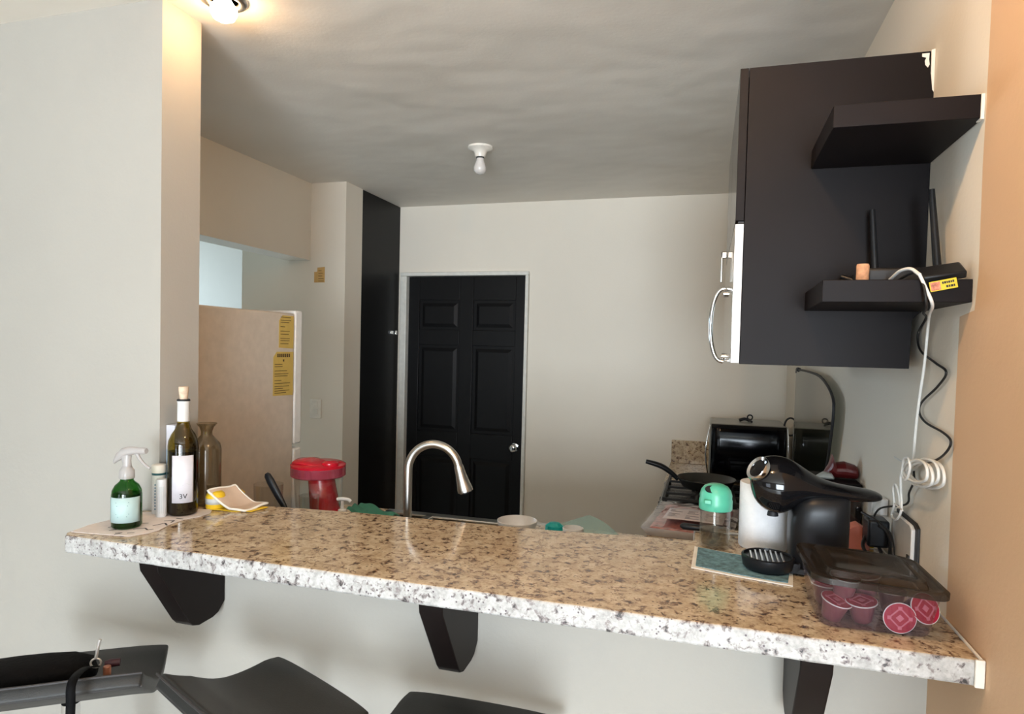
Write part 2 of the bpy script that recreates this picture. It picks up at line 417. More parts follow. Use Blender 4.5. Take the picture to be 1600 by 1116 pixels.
b = BM(); lathe(b, [(.056, 0), (.056, -.008), (.046, -.014), (.030, -.020), (.025, -.034), (.022, -.046)], (-1.005, 2.79, H), 32); obj('porcelain_base', b, PORC, t)
b = BM(); lathe(b, [(.018, -.040), (.018, -.052)], (-1.005, 2.79, H), 24); obj('socket_collar', b, INK, t)
b = BM(); lathe(b, [(.0165, -.048), (.017, -.060), (.024, -.078), (.028, -.094), (.026, -.108), (.016, -.119), (.0001, -.123)], (-1.005, 2.79, H), 24); obj('bulb', b, BULBOFF, t)

# ------------------------------------------------------------------ bar top, brackets, counter, sink, faucet
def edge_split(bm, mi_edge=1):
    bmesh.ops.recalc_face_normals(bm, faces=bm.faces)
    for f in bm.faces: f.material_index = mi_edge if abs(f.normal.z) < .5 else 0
b = BM()
front = []
n = 60
for i in range(n+1):
    x = -1.425+(XW-.001+1.425)*i/n
    front.append((x, 1.155+.0022*noise.noise(Vector((x*9, 3, 0)))+.0016*noise.noise(Vector((x*31, 7, 0)))))
poly = front+[(XW-.001, 1.80), (-.02, 1.80), (-.02, 1.665), (-.21, 1.643), (-.39, 1.622), (-.76, 1.604), (-.91, 1.598), (-1.195, 1.566), (XC+.001, 1.556), (XC+.001, Y1-.001), (-1.452, Y1-.001), (-1.450, 1.20), (-1.444, 1.172)]
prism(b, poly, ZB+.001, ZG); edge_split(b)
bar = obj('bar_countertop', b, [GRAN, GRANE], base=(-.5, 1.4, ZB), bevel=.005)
tag(bar, 'long polished granite bar top with a pale speckled front edge', 'countertop')
b = BM()
tube(b, [(XW-.004, y, ZG+.001) for y in (1.157, 1.25, 1.35, 1.45, 1.6, 1.78)], .0028, 6)
box(b, XW-.014, XW-.001, 1.149, 1.154, ZB+.002, ZG+.003)
tag(obj('caulk_seam', b, CAULK, base=(XW, 1.4, ZG), bevel=.002), 'white caulk line sealing the bar top to the tan wall', 'caulk')
def bracket(xr, w, label):
    x0, x1 = xr-w, xr
    pr = [(Y1-.001, ZB), (1.185, ZB), (1.190, ZB-.03), (1.285, .895), (1.298, .881), (1.318, .874), (1.365, .876), (1.385, .882), (Y1-.001, .905)]
    b = BM(); prism(b, pr, x0, x1, 'x')
    o = obj('support_bracket', b, DARKWOOD, base=(xr-w/2, Y1, .87), bevel=.003)
    tag(o, label, 'bracket', 'dark wooden brackets under the bar')
bracket(-1.187, .055, 'dark wooden bracket under the left end of the bar top')
bracket(-.486, .052, 'dark wooden bracket under the middle of the bar top')
bracket(.219, .052, 'dark wooden bracket under the bar top beside the tan wall')

SX0, SX1, SY0, SY1 = -1.14, -.62, 1.86, 2.24      # sink opening
YF = 2.285
b = BM()
for x0, x1, y0, y1 in ((-1.42, SX0, Y2, YF), (SX1, XW-.001, Y2, YF), (SX0, SX1, Y2, SY0), (SX0, SX1, SY1, YF), (-.185, XW-.001, YF, 2.72), (-.185, XW-.001, 3.285, YB-.001)):
    box(b, x0, x1, y0, y1, ZC-.035, ZC)
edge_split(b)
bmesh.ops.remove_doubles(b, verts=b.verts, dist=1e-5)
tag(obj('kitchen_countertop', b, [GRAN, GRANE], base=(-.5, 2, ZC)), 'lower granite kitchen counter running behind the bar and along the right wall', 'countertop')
b = BM(); box(b, -.182, XW-.001, YB-.021, YB-.001, ZC, 1.076)
tag(obj('granite_backsplash', b, GRAN, base=(.1, YB, ZC), bevel=.002), 'short granite backsplash strip on the back wall beside the toaster oven', 'backsplash')
t = thing('sink_cabinet', (-.8, 1.9, 0), 'dark base cabinet carrying the sink counter behind the bar', 'cabinet')
b = BM(); box(b, -1.40, SX0-.02, Y2+.005, 2.24, .1, ZC-.036); box(b, SX1+.02, XW-.003, Y2+.005, 2.24, .1, ZC-.036); box(b, SX0-.02, SX1+.02, Y2+.005, 2.24, .1, .70); obj('body', b, BLACKWOOD, t)
for i in range(4):
    b = BM(); x0 = -1.39+i*.30; box(b, x0, x0+.29, 2.24, 2.258, .12, .88); d = obj('door', b, BLACKWOOD, t, bevel=.002)
    b = BM(); tube(b, [(x0+.26, 2.258, .60), (x0+.26, 2.285, .61), (x0+.26, 2.285, .73), (x0+.26, 2.258, .74)], .005, 8, sm=2); obj('handle', b, STEEL, d)
t = thing('corner_cabinet', (.1, 3.5, 0), 'dark base cabinet under the counter in the back right corner', 'cabinet')
b = BM(); box(b, -.16, XW-.003, 3.29, YB-.003, .1, ZC-.036); obj('body', b, BLACKWOOD, t)
b = BM(); box(b, -.178, -.160, 3.30, YB-.01, .12, .88); d = obj('door', b, BLACKWOOD, t, bevel=.002)
t = thing('end_cabinet', (.1, 2.5, 0), 'dark base cabinet between the sink counter and the stove', 'cabinet')
b = BM(); box(b, -.16, XW-.003, 2.262, 2.715, .1, ZC-.036); obj('body', b, BLACKWOOD, t)
b = BM(); box(b, -.178, -.160, 2.29, 2.71, .12, .88); d = obj('door', b, BLACKWOOD, t, bevel=.002)

t = thing('kitchen_sink', (-.95, 2.05, ZC-.2), 'stainless steel double bowl sink set in the lower counter', 'sink')
b = BM()
for x0, x1, y0, y1 in ((SX0-.015, SX1+.015, SY0-.015, SY0+.02), (SX0-.015, SX1+.015, SY1-.02, SY1+.025), (SX0-.015, SX0+.02, SY0, SY1), (SX1-.02, SX1+.015, SY0, SY1), (-.985, -.955, SY0, SY1)):
    box(b, x0, x1, y0, y1, ZC+.0005, ZC+.008)
obj('rim', b, STEEL, t, bevel=.003)
for x0, x1 in ((SX0+.01, -.985), (-.955, SX1-.01)):
    b = BM(); y0, y1, z0 = SY0+.01, SY1-.01, ZC-.18
    lo = [(x0+.02, y0+.02, z0), (x1-.02, y0+.02, z0), (x1-.02, y1-.02, z0), (x0+.02, y1-.02, z0)]
    hi = [(x0, y0, ZC+.002), (x1, y0, ZC+.002), (x1, y1, ZC+.002), (x0, y1, ZC+.002)]
    A = [b.verts.new(p) for p in lo]; B = [b.verts.new(p) for p in hi]; b.faces.new(A)
    for i in range(4): b.faces.new([A[i], A[(i+1) % 4], B[(i+1) % 4], B[i]])
    obj('basin', b, STEEL, t, solid=.002)
fx, fy = -.838, 1.76
t = thing('kitchen_faucet', (fx, fy, ZC), 'brushed steel gooseneck faucet with pull-down spray head', 'faucet')
b = BM(); lathe(b, [(.028, 0), (.028, .006), (.018, .012), (.0165, .05), (.0125, .06)], (fx, fy, ZC), 24); obj('base', b, STEEL, t)
b = BM(); ar = .0765; zc_ = 1.217
pts = [(fx, fy, ZC+.05), (fx, fy, 1.05), (fx, fy, 1.15)]+[(fx+ar-ar*math.cos(R(a)), fy+.02*(a/170), zc_+ar*math.sin(R(a))) for a in range(0, 171, 17)]
tube(b, pts, .0122, 16, sm=3); obj('spout', b, STEEL, t)
b = BM(); e = Vector(pts[-1]); d = Vector((.30, .05, -1)).normalized(); q = Vector((0, 0, 1)).rotation_difference(d).to_matrix()
lathe(b, [(.013, -.004), (.0138, 0), (.0150, .02), (.0185, .045), (.0225, .066), (.0225, .074), (.017, .077)], e, 24, rot=q); h = obj('spray_head', b, STEEL, t)
b = BM(); lathe(b, [(.016, .0765), (.016, .079)], e, 20, rot=q); obj('nozzle', b, BLKMAT, h)
b = BM(); tube(b, [(fx, fy+.012, ZC+.035), (fx, fy+.04, ZC+.045), (fx, fy+.075, ZC+.07)], .005, 10); obj('lever', b, STEEL, t)

# ------------------------------------------------------------------ fridge, tall cabinet, papers, switch
FXR = -1.50
t = thing('refrigerator', (-1.8, 1.9, 0), 'pale refrigerator seen from its side behind the white column', 'refrigerator')
b = BM(); box(b, -2.12, FXR, 1.60, 2.135, .04, 1.692); obj('body', b, FRIDGE, t, bevel=.006)
b = BM(); box(b, -2.12, FXR, 2.142, 2.190, 1.195, 1.705); f = obj('freezer_door', b, FRIDGED, t, bevel=.008); f['label'] = 'upper door seen edge on'
b = BM(); box(b, -2.12, FXR, 2.142, 2.190, .06, 1.180); f2 = obj('fridge_door', b, FRIDGED, t, bevel=.008); f2['label'] = 'lower door seen edge on'
b = BM(); box(b, -2.09, FXR-.03, 2.134, 2.144, .08, 1.685); obj('door_gasket', b, INK, t)
for o_, z0, z1 in ((f, 1.25, 1.5), (f2, .8, 1.12)):
    b = BM(); tube(b, [(-2.05, 2.19, z0), (-2.05, 2.225, z0+.02), (-2.05, 2.225, z1-.02), (-2.05, 2.19, z1)], .009, 10, sm=3); obj('handle', b, STEEL, o_)
b = BM(); box(b, -2.10, FXR-.02, 1.62, 2.12, 0, .04); obj('plinth', b, INK, t)
def notice(y0, y1, z0, z1, label, head=False):
    x = FXR+.0006; b = BM()
    pts = [(y0+.02, z1), (y1, z1), (y1, z0), (y0, z0+.003), (y0, z1-.02)]
    prism(b, pts, x, x+.0008, 'x', 0)
    h = z1-z0; x += .0009
    rows = [(.0, .06, .9, 1)] if head else [(.02, .05, .7, 1)]
    rnd = random.Random(int(z0*1000))
    z = z1-(.09*h if head else .05*h)
    if head:
        for k in range(7): box(b, x, x+.0004, y0+.022+k*(y1-y0-.04)/7, y0+.022+(k+.72)*(y1-y0-.04)/7, z1-.020, z1-.007, 1)
        box(b, x, x+.0004, (y0+y1)/2-.004, (y0+y1)/2+.004, z1-.036, z1-.028, 1)
        z = z1-.045
    while z > z0+.012:
        L = rnd.uniform(.35, .9); s = y0+.008
        box(b, x, x+.0004, s, s+(y1-y0-.016)*L, z-.0022, z, 1)
        z -= rnd.choice((.008, .011, .016))
    o = obj('energy_notice', b, [NOTE, NOTED], base=(x, (y0+y1)/2, z0), smooth=False); tag(o, label, 'notice', 'yellow notices on the fridge')
notice(2.043, 2.130, 1.560, 1.682, 'upper yellow printed notice stuck on the fridge side')
notice(2.012, 2.130, 1.385, 1.548, 'lower, longer yellow notice with a dark heading on the fridge side', True)
b = BM(); yy = 3.2195
prism(b, [(-2.135, 1.925), (-2.068, 1.925), (-2.068, 2.012), (-2.115, 2.008), (-2.116, 1.985), (-2.135, 1.984)], yy-.0012, yy, 'y')
for i, (z, l) in enumerate(((1.99, .028), (1.975, .04), (1.96, .036), (1.945, .048), (1.932, .05))): box(b, -2.108, -2.108+l*.7, yy-.0016, yy-.0012, z, z+.0025, 1)
tag(obj('paper_note', b, [NOTEW, NOTED], base=(-2.1, 3.219, 1.92), smooth=False), 'small torn ochre paper note stuck high on the cream wall', 'note')
t = thing('light_switch', (-2.11, 3.22, 1.16), 'white double light switch on the cream wall right of the fridge', 'switch')
b = BM(); box(b, -2.148, -2.076, 3.211, 3.2195, 1.160, 1.268); obj('plate', b, PORC, t, bevel=.003)
for z in (1.183, 1.226): b = BM(); box(b, -2.128, -2.096, 3.2075, 3.2115, z, z+.030); obj('rocker', b, PORC, t, bevel=.0015)
t = thing('tall_cabinet', (-1.955, 3.64, 0), 'floor-to-ceiling black cabinet between the cream wall and the back door', 'cabinet')
b = BM(); box(b, -1.9745, -1.958, 3.402, YB-.002, 0, H-.001); obj('body', b, DOORBLK, t)
b = BM(); box(b, -1.958, -1.940, 3.402, YB-.002, .005, H-.002); d = obj('door', b, DOORBLK, t, bevel=.001)
b = BM(); box(b, -1.940, -1.932, 3.765, 3.80, 1.655, 1.675); h = obj('latch', b, CHROME, d, bevel=.002); b = BM(); box(b, -1.940, -1.930, 3.825, 3.86, 1.652, 1.678); h = obj('latch', b, CHROME, d, bevel=.002); h['label'] = 'small shiny metal latch'

# ------------------------------------------------------------------ wall cabinet, microwave, shelves
yP = 1.527
def facet(bm):
    bmesh.ops.recalc_face_normals(bm, faces=bm.faces)
    for f in bm.faces: f.material_index = 1 if f.normal.x < -.5 else 0
t = thing('wall_cabinet', (.24, 1.9, 1.558), 'tall black-brown wall cabinet high on the right wall', 'cabinet')
b = BM(); prism(b, [(.068, 1.558), (.399, 1.558), (.401, 1.66), (.4215, 1.68), (.4215, 2.150), (.414, 2.158), (.414, 2.203), (.068, 2.203)], yP, yP+.018, 'y'); p_ = obj('side_panel', b, BLACKWOOD, t, bevel=.0008)
b = BM(); box(b, .069, XW-.002, yP+.0185, 2.29, 1.885, 2.200); obj('body', b, BLACKWOOD, t)
b = BM(); box(b, .049, .067, yP, 1.905, 1.873, 2.203); facet(b); d = obj('door', b, [BLACKWOOD, CABDOOR], t, bevel=.001); d['label'] = 'near upper door seen edge on'
b = BM(); box(b, .049, .067, 1.910, 2.29, 1.873, 2.203); facet(b); d2 = obj('door', b, [BLACKWOOD, CABDOOR], t, bevel=.001)
b = BM(); box(b, .030, .048, 2.13, 2.14, 1.875, 1.895, 0); box(b, .030, .036, 2.13, 2.14, 1.80, 1.895, 0); hd = obj('handle', b, STEEL, d2, bevel=.002)
t = thing('microwave', (.24, 1.9, 1.56), 'over-range microwave with silver door below the wall cabinet doors', 'microwave')
b = BM(); box(b, .069, .400, yP+.019, 2.288, 1.562, 1.884); obj('body', b, BLKMAT, t)
b = BM(); box(b, .0485, .0675, yP+.001, 2.288, 1.560, 1.866); bmesh.ops.recalc_face_normals(b, faces=b.faces)
for f in b.faces: f.material_index = 1 if f.normal.y < -.5 else 0
obj('door', b, [MWDOOR, MWSIDE], t, bevel=.0015)['label'] = 'silver door with end coloured white for its daylight sheen'
b = BM(); box(b, .055, .067, yP+.004, 2.28, 1.867, 1.872); obj('vent_grille', b, INK, t)
b = BM()
pts = []
for i in range(17):
    a = math.pi*i/16; pts.append((.046-.040*math.sin(a)**.8, 2.12, 1.668-.112*math.cos(a)))
tube(b, pts, .0065, 12, sm=2)
lathe(b, [(.010, -.004), (.010, .004)], (.045, 2.12, 1.572), 12, rot=Matrix.Rotation(R(90), 3, 'Y')); lathe(b, [(.010, -.004), (.010, .004)], (.045, 2.12, 1.764), 12, rot=Matrix.Rotation(R(90), 3, 'Y'))
obj('door_handle', b, CHROME, t)
b = BM(); prism(b, [(.196, 1.258), (XW-.001, 1.258), (XW-.001, yP-.001), (.198, yP-.001)], 1.977, 2.016)
tag(obj('floating_shelf', b, BLACKWOOD, base=(.3, 1.4, 1.977), bevel=.0012), 'empty black floating shelf, the upper one beside the wall cabinet', 'shelf', 'black floating shelves')
b = BM(); prism(b, [(.191, 1.272), (XW-.001, 1.272), (XW-.001, 1.600), (.402, 1.600), (.402, yP-.001), (.196, yP-.001)], 1.676, 1.715)
tag(obj('floating_shelf', b, BLACKWOOD, base=(.3, 1.4, 1.676), bevel=.0012), 'black floating shelf holding the router, the lower of the two', 'shelf', 'black floating shelves')
# unpainted filler and paint smears around the cabinet
b = BM(); ys = yP-.0008
prism(b, [(.4145, 2.205), (XW-.0005, 2.207), (XW-.0005, 2.12), (.4185, 2.125), (.4150, 2.158)], ys, yP+.016, 'y')
tag(obj('wall_filler', b, CAULK, base=(.418, yP, 2.12), bevel=.0005), 'white filler patch at the top corner between cabinet and wall', 'filler')
b = BM(); prism(b, [(.398, 2.199), (.411, 2.199), (.4105, 2.186), (.412, 2.176), (.409, 2.170), (.404, 2.176), (.403, 2.184), (.4055, 2.190), (.398, 2.193)], ys, yP-.0002, 'y')
tag(obj('paint_smear', b, CAULK, base=(.405, yP, 2.17), smooth=False), 'white paint smear on the upper right corner of the black panel', 'paint')
b = BM(); prism(b, [(1.2565, 2.016), (1.2565, 1.975), (1.275, 1.975), (1.275, 1.978), (1.2605, 1.979), (1.2605, 2.016)], XW-.006, XW-.0008, 'x')
tag(obj('caulk_seam', b, CAULK, base=(XW, 1.27, 1.97), smooth=False), 'white caulk around the wall end of the upper black shelf', 'caulk')

# router, cork, sensor on the lower shelf
ZS = 1.7155
t = thing('wifi_router', (.35, 1.43, ZS), 'black router with raised antennas on the lower shelf', 'router')
b = BM(); box(b, .285, .412, 1.385, 1.495, ZS, ZS+.034); obj('body', b, RUBBER, t, bevel=.006)
def antenna(p, q):
    b = BM(); p = Vector(p); q = Vector(q)
    tube(b, [p, p.lerp(q, .5), q], lambda s: .0075-.0022*s, 10, sm=2); lathe(b, [(.010, -.004), (.010, .014)], p, 12)
    obj('antenna', b, BLKMAT, t)
antenna((.322, 1.49, ZS+.020), (.312, 1.495, ZS+.165)); antenna((.404, 1.39, ZS+.016), (.390, 1.40, ZS+.180))
antenna((.288, 1.49, ZS+.018), (.260, 1.500, ZS+.030))
t = thing('cork', (.272, 1.36, ZS), 'wine cork standing upright on the lower shelf', 'cork')
b = BM(); lathe(b, [(.0100, 0), (.0112, .003), (.0108, .018), (.0112, .034), (.0100, .0375)], (.272, 1.36, ZS), 20); obj('cork_body', b, CORK, t)
t = thing('adapter', (.375, 1.29, ZS), 'small black adapter with yellow sticker tilted over the shelf edge', 'adapter')
mm = Matrix.Translation((.375, 1.283, ZS+.006)) @ Matrix.Rotation(R(-9), 4, 'Y') @ Matrix.Rotation(R(35), 4, 'X')
b = BM(); box(b, -.030, .036, -.016, .020, -.003, .012, mat=mm); obj('body', b, BLKMAT, t, bevel=.004)
mm2 = Matrix.Translation((.375, 1.2635, 1.7045)) @ Matrix.Rotation(R(-12), 4, 'Y')
b = BM(); box(b, -.020, .021, -.0012, 0, -.0085, .0085, mat=mm2); l_ = obj('sticker', b, STICK, t, bevel=.0005); l_['label'] = 'yellow warning sticker'
b = BM(); box(b, -.0185, -.004, -.0016, -.0012, -.007, .007, mat=mm2); obj('picture', b, STICKR, l_)
b = BM()
for z, ws in ((.0035, (.0022, .0028, .0018, .0026, .002, .0024)), (-.0035, (.003, .0022, .0034, .002))):
    x = -.001 if z > 0 else .004
    for w_ in ws: box(b, x, x+w_, -.0016, -.0012, z-.0019, z+.0019, mat=mm2); x += w_+.0008
obj('print', b, INK, l_, smooth=False)

# cables on the right wall
cx_ = .4115
white = [(1.40, 1.742), (1.345, 1.752), (1.285, 1.748), (1.262, 1.722)]
b = BM()
tube(b, [(.318, 1.36, 1.724), (.324, 1.32, 1.735), (.333, 1.290, 1.735), (.340, 1.264, 1.722)], .0030, 8)
tube(b, [(.340, 1.264, 1.722), (.349, 1.262, 1.700), (.362, 1.268, 1.672), (.390, 1.38, 1.662), (cx_-.004, 1.448, 1.640), (cx_, 1.474, 1.568), (cx_, 1.494, 1.503), (cx_, 1.510, 1.437), (cx_, 1.517, 1.367)], .0028, 8)
for k in range(4):
    dy, dz, sc = (.006*k-.008), (.004*math.sin(k*2.2)), 1-.06*k
    loop = [(1.509, 1.360), (1.441, 1.383), (1.374, 1.388), (1.346, 1.372), (1.358, 1.350), (1.434, 1.332), (1.496, 1.331), (1.530, 1.342)]
    tube(b, [(cx_-.0055*k+.001, 1.44+(y-1.44)*sc+dy, 1.36+(z-1.36)*sc+dz) for y, z in loop], .0028, 8, closed=True)
tube(b, [(cx_-.01, 1.517, 1.367), (cx_-.012, 1.551, 1.337), (cx_-.012, 1.551, 1.310), (cx_-.012, 1.540, 1.262), (cx_-.014, 1.566, 1.235), (cx_-.014, 1.603, 1.235), (cx_-.014, 1.585, 1.263), (cx_-.016, 1.590, 1.297), (cx_-.016, 1.572, 1.308), (cx_-.014, 1.552, 1.290), (cx_-.012, 1.548, 1.262)], .0026, 8)
tube(b, [(cx_-.018, 1.484, 1.34), (cx_-.018, 1.470, 1.362), (cx_-.018, 1.484, 1.378), (cx_-.018, 1.512, 1.372), (cx_-.018, 1.522, 1.345), (cx_-.018, 1.505, 1.332)], .0026, 8, closed=True)
tube(b, [(cx_-.010, 1.615, 1.362), (cx_-.012, 1.56, 1.362), (cx_-.010, 1.50, 1.366)], .0016, 6)
tube(b, [(cx_-.020, 1.50, 1.269), (cx_-.020, 1.56, 1.270)], .0016, 6, sm=0)
tag(obj('white_cable', b, WCABLE, base=(cx_, 1.48, 1.3)), 'white cable hanging from the shelf, gathered in a tied coil on the wall', 'cable')
blk = [(1.491, 1.661), (1.538, 1.63), (1.516, 1.596), (1.421, 1.572), (1.361, 1.556), (1.404, 1.528), (1.492, 1.493), (1.506, 1.47), (1.462, 1.454), (1.364, 1.446), (1.322, 1.435), (1.346, 1.411), (1.406, 1.387), (1.516, 1.359)]
b = BM()
tube(b, [(.330, 1.36, 1.722), (.338, 1.29, 1.728), (.345, 1.262, 1.707), (.352, 1.264, 1.668), (.372, 1.35, 1.662)]+[(cx_+.004, y, z) for y, z in blk]+[(cx_-.002, 1.500, 1.330), (cx_, 1.536, 1.30), (cx_, 1.555, 1.271), (cx_-.02, 1.67, 1.235), (cx_-.03, 1.70, 1.20)], .0022, 8)
tag(obj('black_cable', b, RUBBER, base=(cx_, 1.48, 1.3)), 'thin black cable zigzagging down the wall beside the white cable', 'cable')
# outlet and adapters by the container
t = thing('wall_outlet', (XW, 1.55, 1.12), 'white outlet plate with a black backing on the wall behind the clear container', 'outlet')
b = BM(); prism(b, [(1.486, 1.135), (1.486, 1.237), (1.506, 1.244), (1.640, 1.244), (1.640, 1.135)], XW-.006, XW-.0005, 'x'); obj('backing', b, RUBBER, t, bevel=.001)
b = BM(); prism(b, [(1.497, 1.138), (1.497, 1.231), (1.512, 1.238), (1.636, 1.238), (1.636, 1.138)], XW-.014, XW-.0062, 'x'); obj('plate', b, PLASTW, t, bevel=.002)
b = BM(); prism(b, [(1.50, 1.167), (1.50, 1.176), (1.515, 1.176), (1.515, 1.167)], XW-.017, XW-.014, 'x'); obj('switch_button', b, INK, t)
t = thing('plug_adapter', (.385, 1.68, ZG), 'black plug adapter with curled cords against the wall behind the container', 'adapter')
b = BM(); box(b, .362, .4065, 1.645, 1.705, ZG+.030, ZG+.092); obj('body', b, BLKMAT, t, bevel=.006)
b = BM()
tube(b, [(.375, 1.67, 1.20), (.395, 1.62, 1.195), (.398, 1.585, 1.165), (.392, 1.58, 1.135), (.36, 1.60, 1.125)], .0045, 8)
tube(b, [(.37, 1.69, 1.17), (.352, 1.64, 1.15), (.37, 1.60, 1.125), (.385, 1.60, 1.13), (.388, 1.66, 1.15)], .004, 8)
tube(b, [(.36, 1.70, 1.215), (.385, 1.64, 1.205), (.398, 1.61, 1.18), (.395, 1.60, 1.128)], .0035, 8); obj('cord', b, RUBBER, t)
b = BM(); box(b, .385, .4205, 1.725, 1.765, 1.205, 1.245)
tag(obj('plug', b, PLASTW, base=(.42, 1.745, 1.205), bevel=.003), 'small white plug in the wall behind the black adapter', 'plug')


# ------------------------------------------------------------------ left end of the bar
CAMDIR = lambda x, y: math.atan2(-y, -x)
pl = [(-1.434, 1.178), (-1.36, 1.186), (-1.281, 1.198), (-1.262, 1.235), (-1.258, 1.262), (-1.272, 1.31), (-1.276, 1.365), (-1.262, 1.40), (-1.262, 1.437), (-1.285, 1.470), (-1.34, 1.455), (-1.398, 1.404), (-1.430, 1.375), (-1.440, 1.300), (-1.447, 1.235)]
b = BM(); prism(b, pl, ZG+.0006, ZG+.0022)
pm = obj('paper_placemat', b, PLACE, base=(-1.35, 1.32, ZG+.0006), smooth=False); tag(pm, 'creased paper placemat with black line drawing at the left end of the bar', 'placemat')
def stroke(bm, pts, w=.0022, z=ZG+.0023):
    for p, q in zip(pts, pts[1:]):
        p = Vector((*p, z)); q = Vector((*q, z)); d = (q-p).normalized()*w*.3; n = Vector((-(q-p).y, (q-p).x, 0)).normalized()*w
        bm.faces.new([bm.verts.new(v) for v in (p-d-n, q+d-n, q+d+n, p-d+n)])
b = BM()
for s_ in ([(-1.385, 1.235), (-1.375, 1.255), (-1.400, 1.262)], [(-1.330, 1.205), (-1.318, 1.212), (-1.322, 1.195)], [(-1.305, 1.215), (-1.292, 1.222)], [(-1.318, 1.245), (-1.300, 1.262), (-1.283, 1.252), (-1.276, 1.262)],
           [(-1.300, 1.285), (-1.292, 1.315), (-1.272, 1.300)], [(-1.345, 1.290), (-1.330, 1.300)], [(-1.310, 1.33), (-1.290, 1.342), (-1.283, 1.325)], [(-1.300, 1.36), (-1.282, 1.362)], [(-1.36, 1.215), (-1.352, 1.232)], [(-1.41, 1.30), (-1.395, 1.325)]): stroke(b, s_)
obj('ink_drawing', b, INK, pm, smooth=False)

# spray bottle
sx, sy, z0 = -1.350, 1.255, ZG+.0023
t = thing('spray_bottle', (sx, sy, z0), 'small green spray bottle with pale mint label and clear trigger', 'bottle')
r = .0335
b = BM(); lathe(b, [(.026, 0), (r-.003, .002), (r, .006), (r, .080), (.032, .092), (.026, .104), (.017, .112), (.0145, .116), (.0145, .122)], (sx, sy, z0), 32); obj('body', b, GREENG, t)
b = BM(); lathe(b, [(.025, .003), (r-.0025, .006), (r-.0025, .078), (.031, .083)], (sx, sy, z0), 28); obj('contents', b, plain('green_contents', (.018, .075, .022), .3), t)
b = BM(); arc_patch(b, (sx, sy, 0), r+.0006, CAMDIR(sx, sy)-.25, .082, z0+.017, z0+.078); lb = obj('label', b, MINTL, t, solid=.0004)
b = BM()
for z, l in ((.066, .030), (.058, .026), (.038, .030), (.032, .022)):
    bx = BM(); box(bx, -l/2, l/2, z, z+.0014, 0, .0006); wrap(bx, (sx, sy, z0), r+.0009, CAMDIR(sx, sy)-.3)
    for f in bx.faces: b.faces.new([b.verts.new(v.co) for v in f.verts])
    bx.free()
obj('label_print', b, plain('teal_print', (.17, .28, .28), .5), lb, smooth=False)
b = BM(); lathe(b, [(.017, .120), (.0175, .122), (.0165, .140), (.012, .146), (.0105, .150)], (sx, sy, z0), 28); obj('collar', b, FROST, t)
b = BM(); lathe(b, [(.0015, .01), (.0015, .125)], (sx, sy, z0), 8); obj('dip_tube', b, FROST, t)
q_ = Matrix.Translation((sx, sy, z0)) @ Matrix.Rotation(R(8), 4, 'Z')
b = BM()
secs = []
for x, z, hz, hy in ((-.034, .160, .006, .005), (-.026, .170, .011, .009), (-.012, .180, .014, .011), (.004, .186, .012, .011), (.022, .189, .009, .009), (.034, .189, .0075, .008), (.046, .189, .0085, .0085), (.052, .189, .0065, .007)):
    secs.append((q_ @ Vector((x, 0, z)), (q_.to_3x3() @ Vector((0, hy, 0))), Vector((0, 0, hz))))
loft(b, secs, 18); obj('spray_head', b, FROST, t)
b = BM(); secs = []
for x, z, hx, hy in ((0, .146, .012, .010), (0, .156, .010, .009), (-.002, .168, .012, .009), (-.004, .178, .016, .009)):
    secs.append((q_ @ Vector((x, 0, z)), q_.to_3x3() @ Vector((hx, 0, 0)), q_.to_3x3() @ Vector((0, hy, 0))))
loft(b, secs, 18); obj('pump', b, FROST, t)
b = BM(); tube(b, [q_ @ Vector(p) for p in ((.026, 0, .183), (.034, 0, .170), (.046, 0, .157), (.062, 0, .147))], lambda s: .0048-.0022*s, 10); obj('trigger', b, FROST, t)

# wine bottle
wx, wy, z0 = -1.323, 1.405, ZG+.0023
t = thing('wine_bottle', (wx, wy, z0), 'dark wine bottle with white 3V label and pale cork', 'bottle')
r = .0372
b = BM(); lathe(b, [(.030, 0), (r-.002, .003), (r, .010), (r, .182), (.0355, .196), (.029, .212), (.020, .226), (.0155, .240), (.0142, .256), (.0142, .296)], (wx, wy, z0), 40); obj('glass', b, WINEG, t)
b = BM(); lathe(b, [(.028, .004), (r-.003, .007), (r-.003, .168), (.0001, .169)], (wx, wy, z0), 36); obj('wine', b, WINE, t)
b = BM(); lathe(b, [(.0148, .243), (.0150, .246), (.0150, .296), (.0158, .297), (.0158, .300), (.0150, .301)], (wx, wy, z0), 28); obj('foil', b, FOIL, t)
b = BM(); lathe(b, [(.0160, .300), (.0164, .303), (.0150, .305)], (wx, wy, z0), 28); obj('mouth_ring', b, INK, t)
b = BM(); lathe(b, [(.0085, .295), (.0105, .312), (.0125, .330), (.0128, .336), (.0115, .338)], (wx, wy, z0), 24); obj('cork', b, CORKL, t)
a0 = CAMDIR(wx, wy)-.02
b = BM(); arc_patch(b, (wx, wy, 0), r+.0005, a0, .055, z0+.036, z0+.160, 16); lb = obj('label', b, PAPERW, t, solid=.0004)
b = text_bm('3V', .018); wrap(b, (wx, wy, z0+.053), r+.0010, a0+.04); obj('lettering', b, INK, lb, smooth=False)
b = BM()
for z, l, o_ in ((.0425, .010, .0), (.083, .018, .008), (.086, .006, .01)):
    bx = BM(); box(bx, -l/2+o_, l/2+o_, z, z+.0008, 0, .0005)
    wrap(bx, (wx, wy, z0), r+.0009, a0)
    for f in bx.faces: b.faces.new([b.verts.new(v.co) for v in f.verts])
    bx.free()
obj('label_print', b, GREYL, lb, smooth=False)

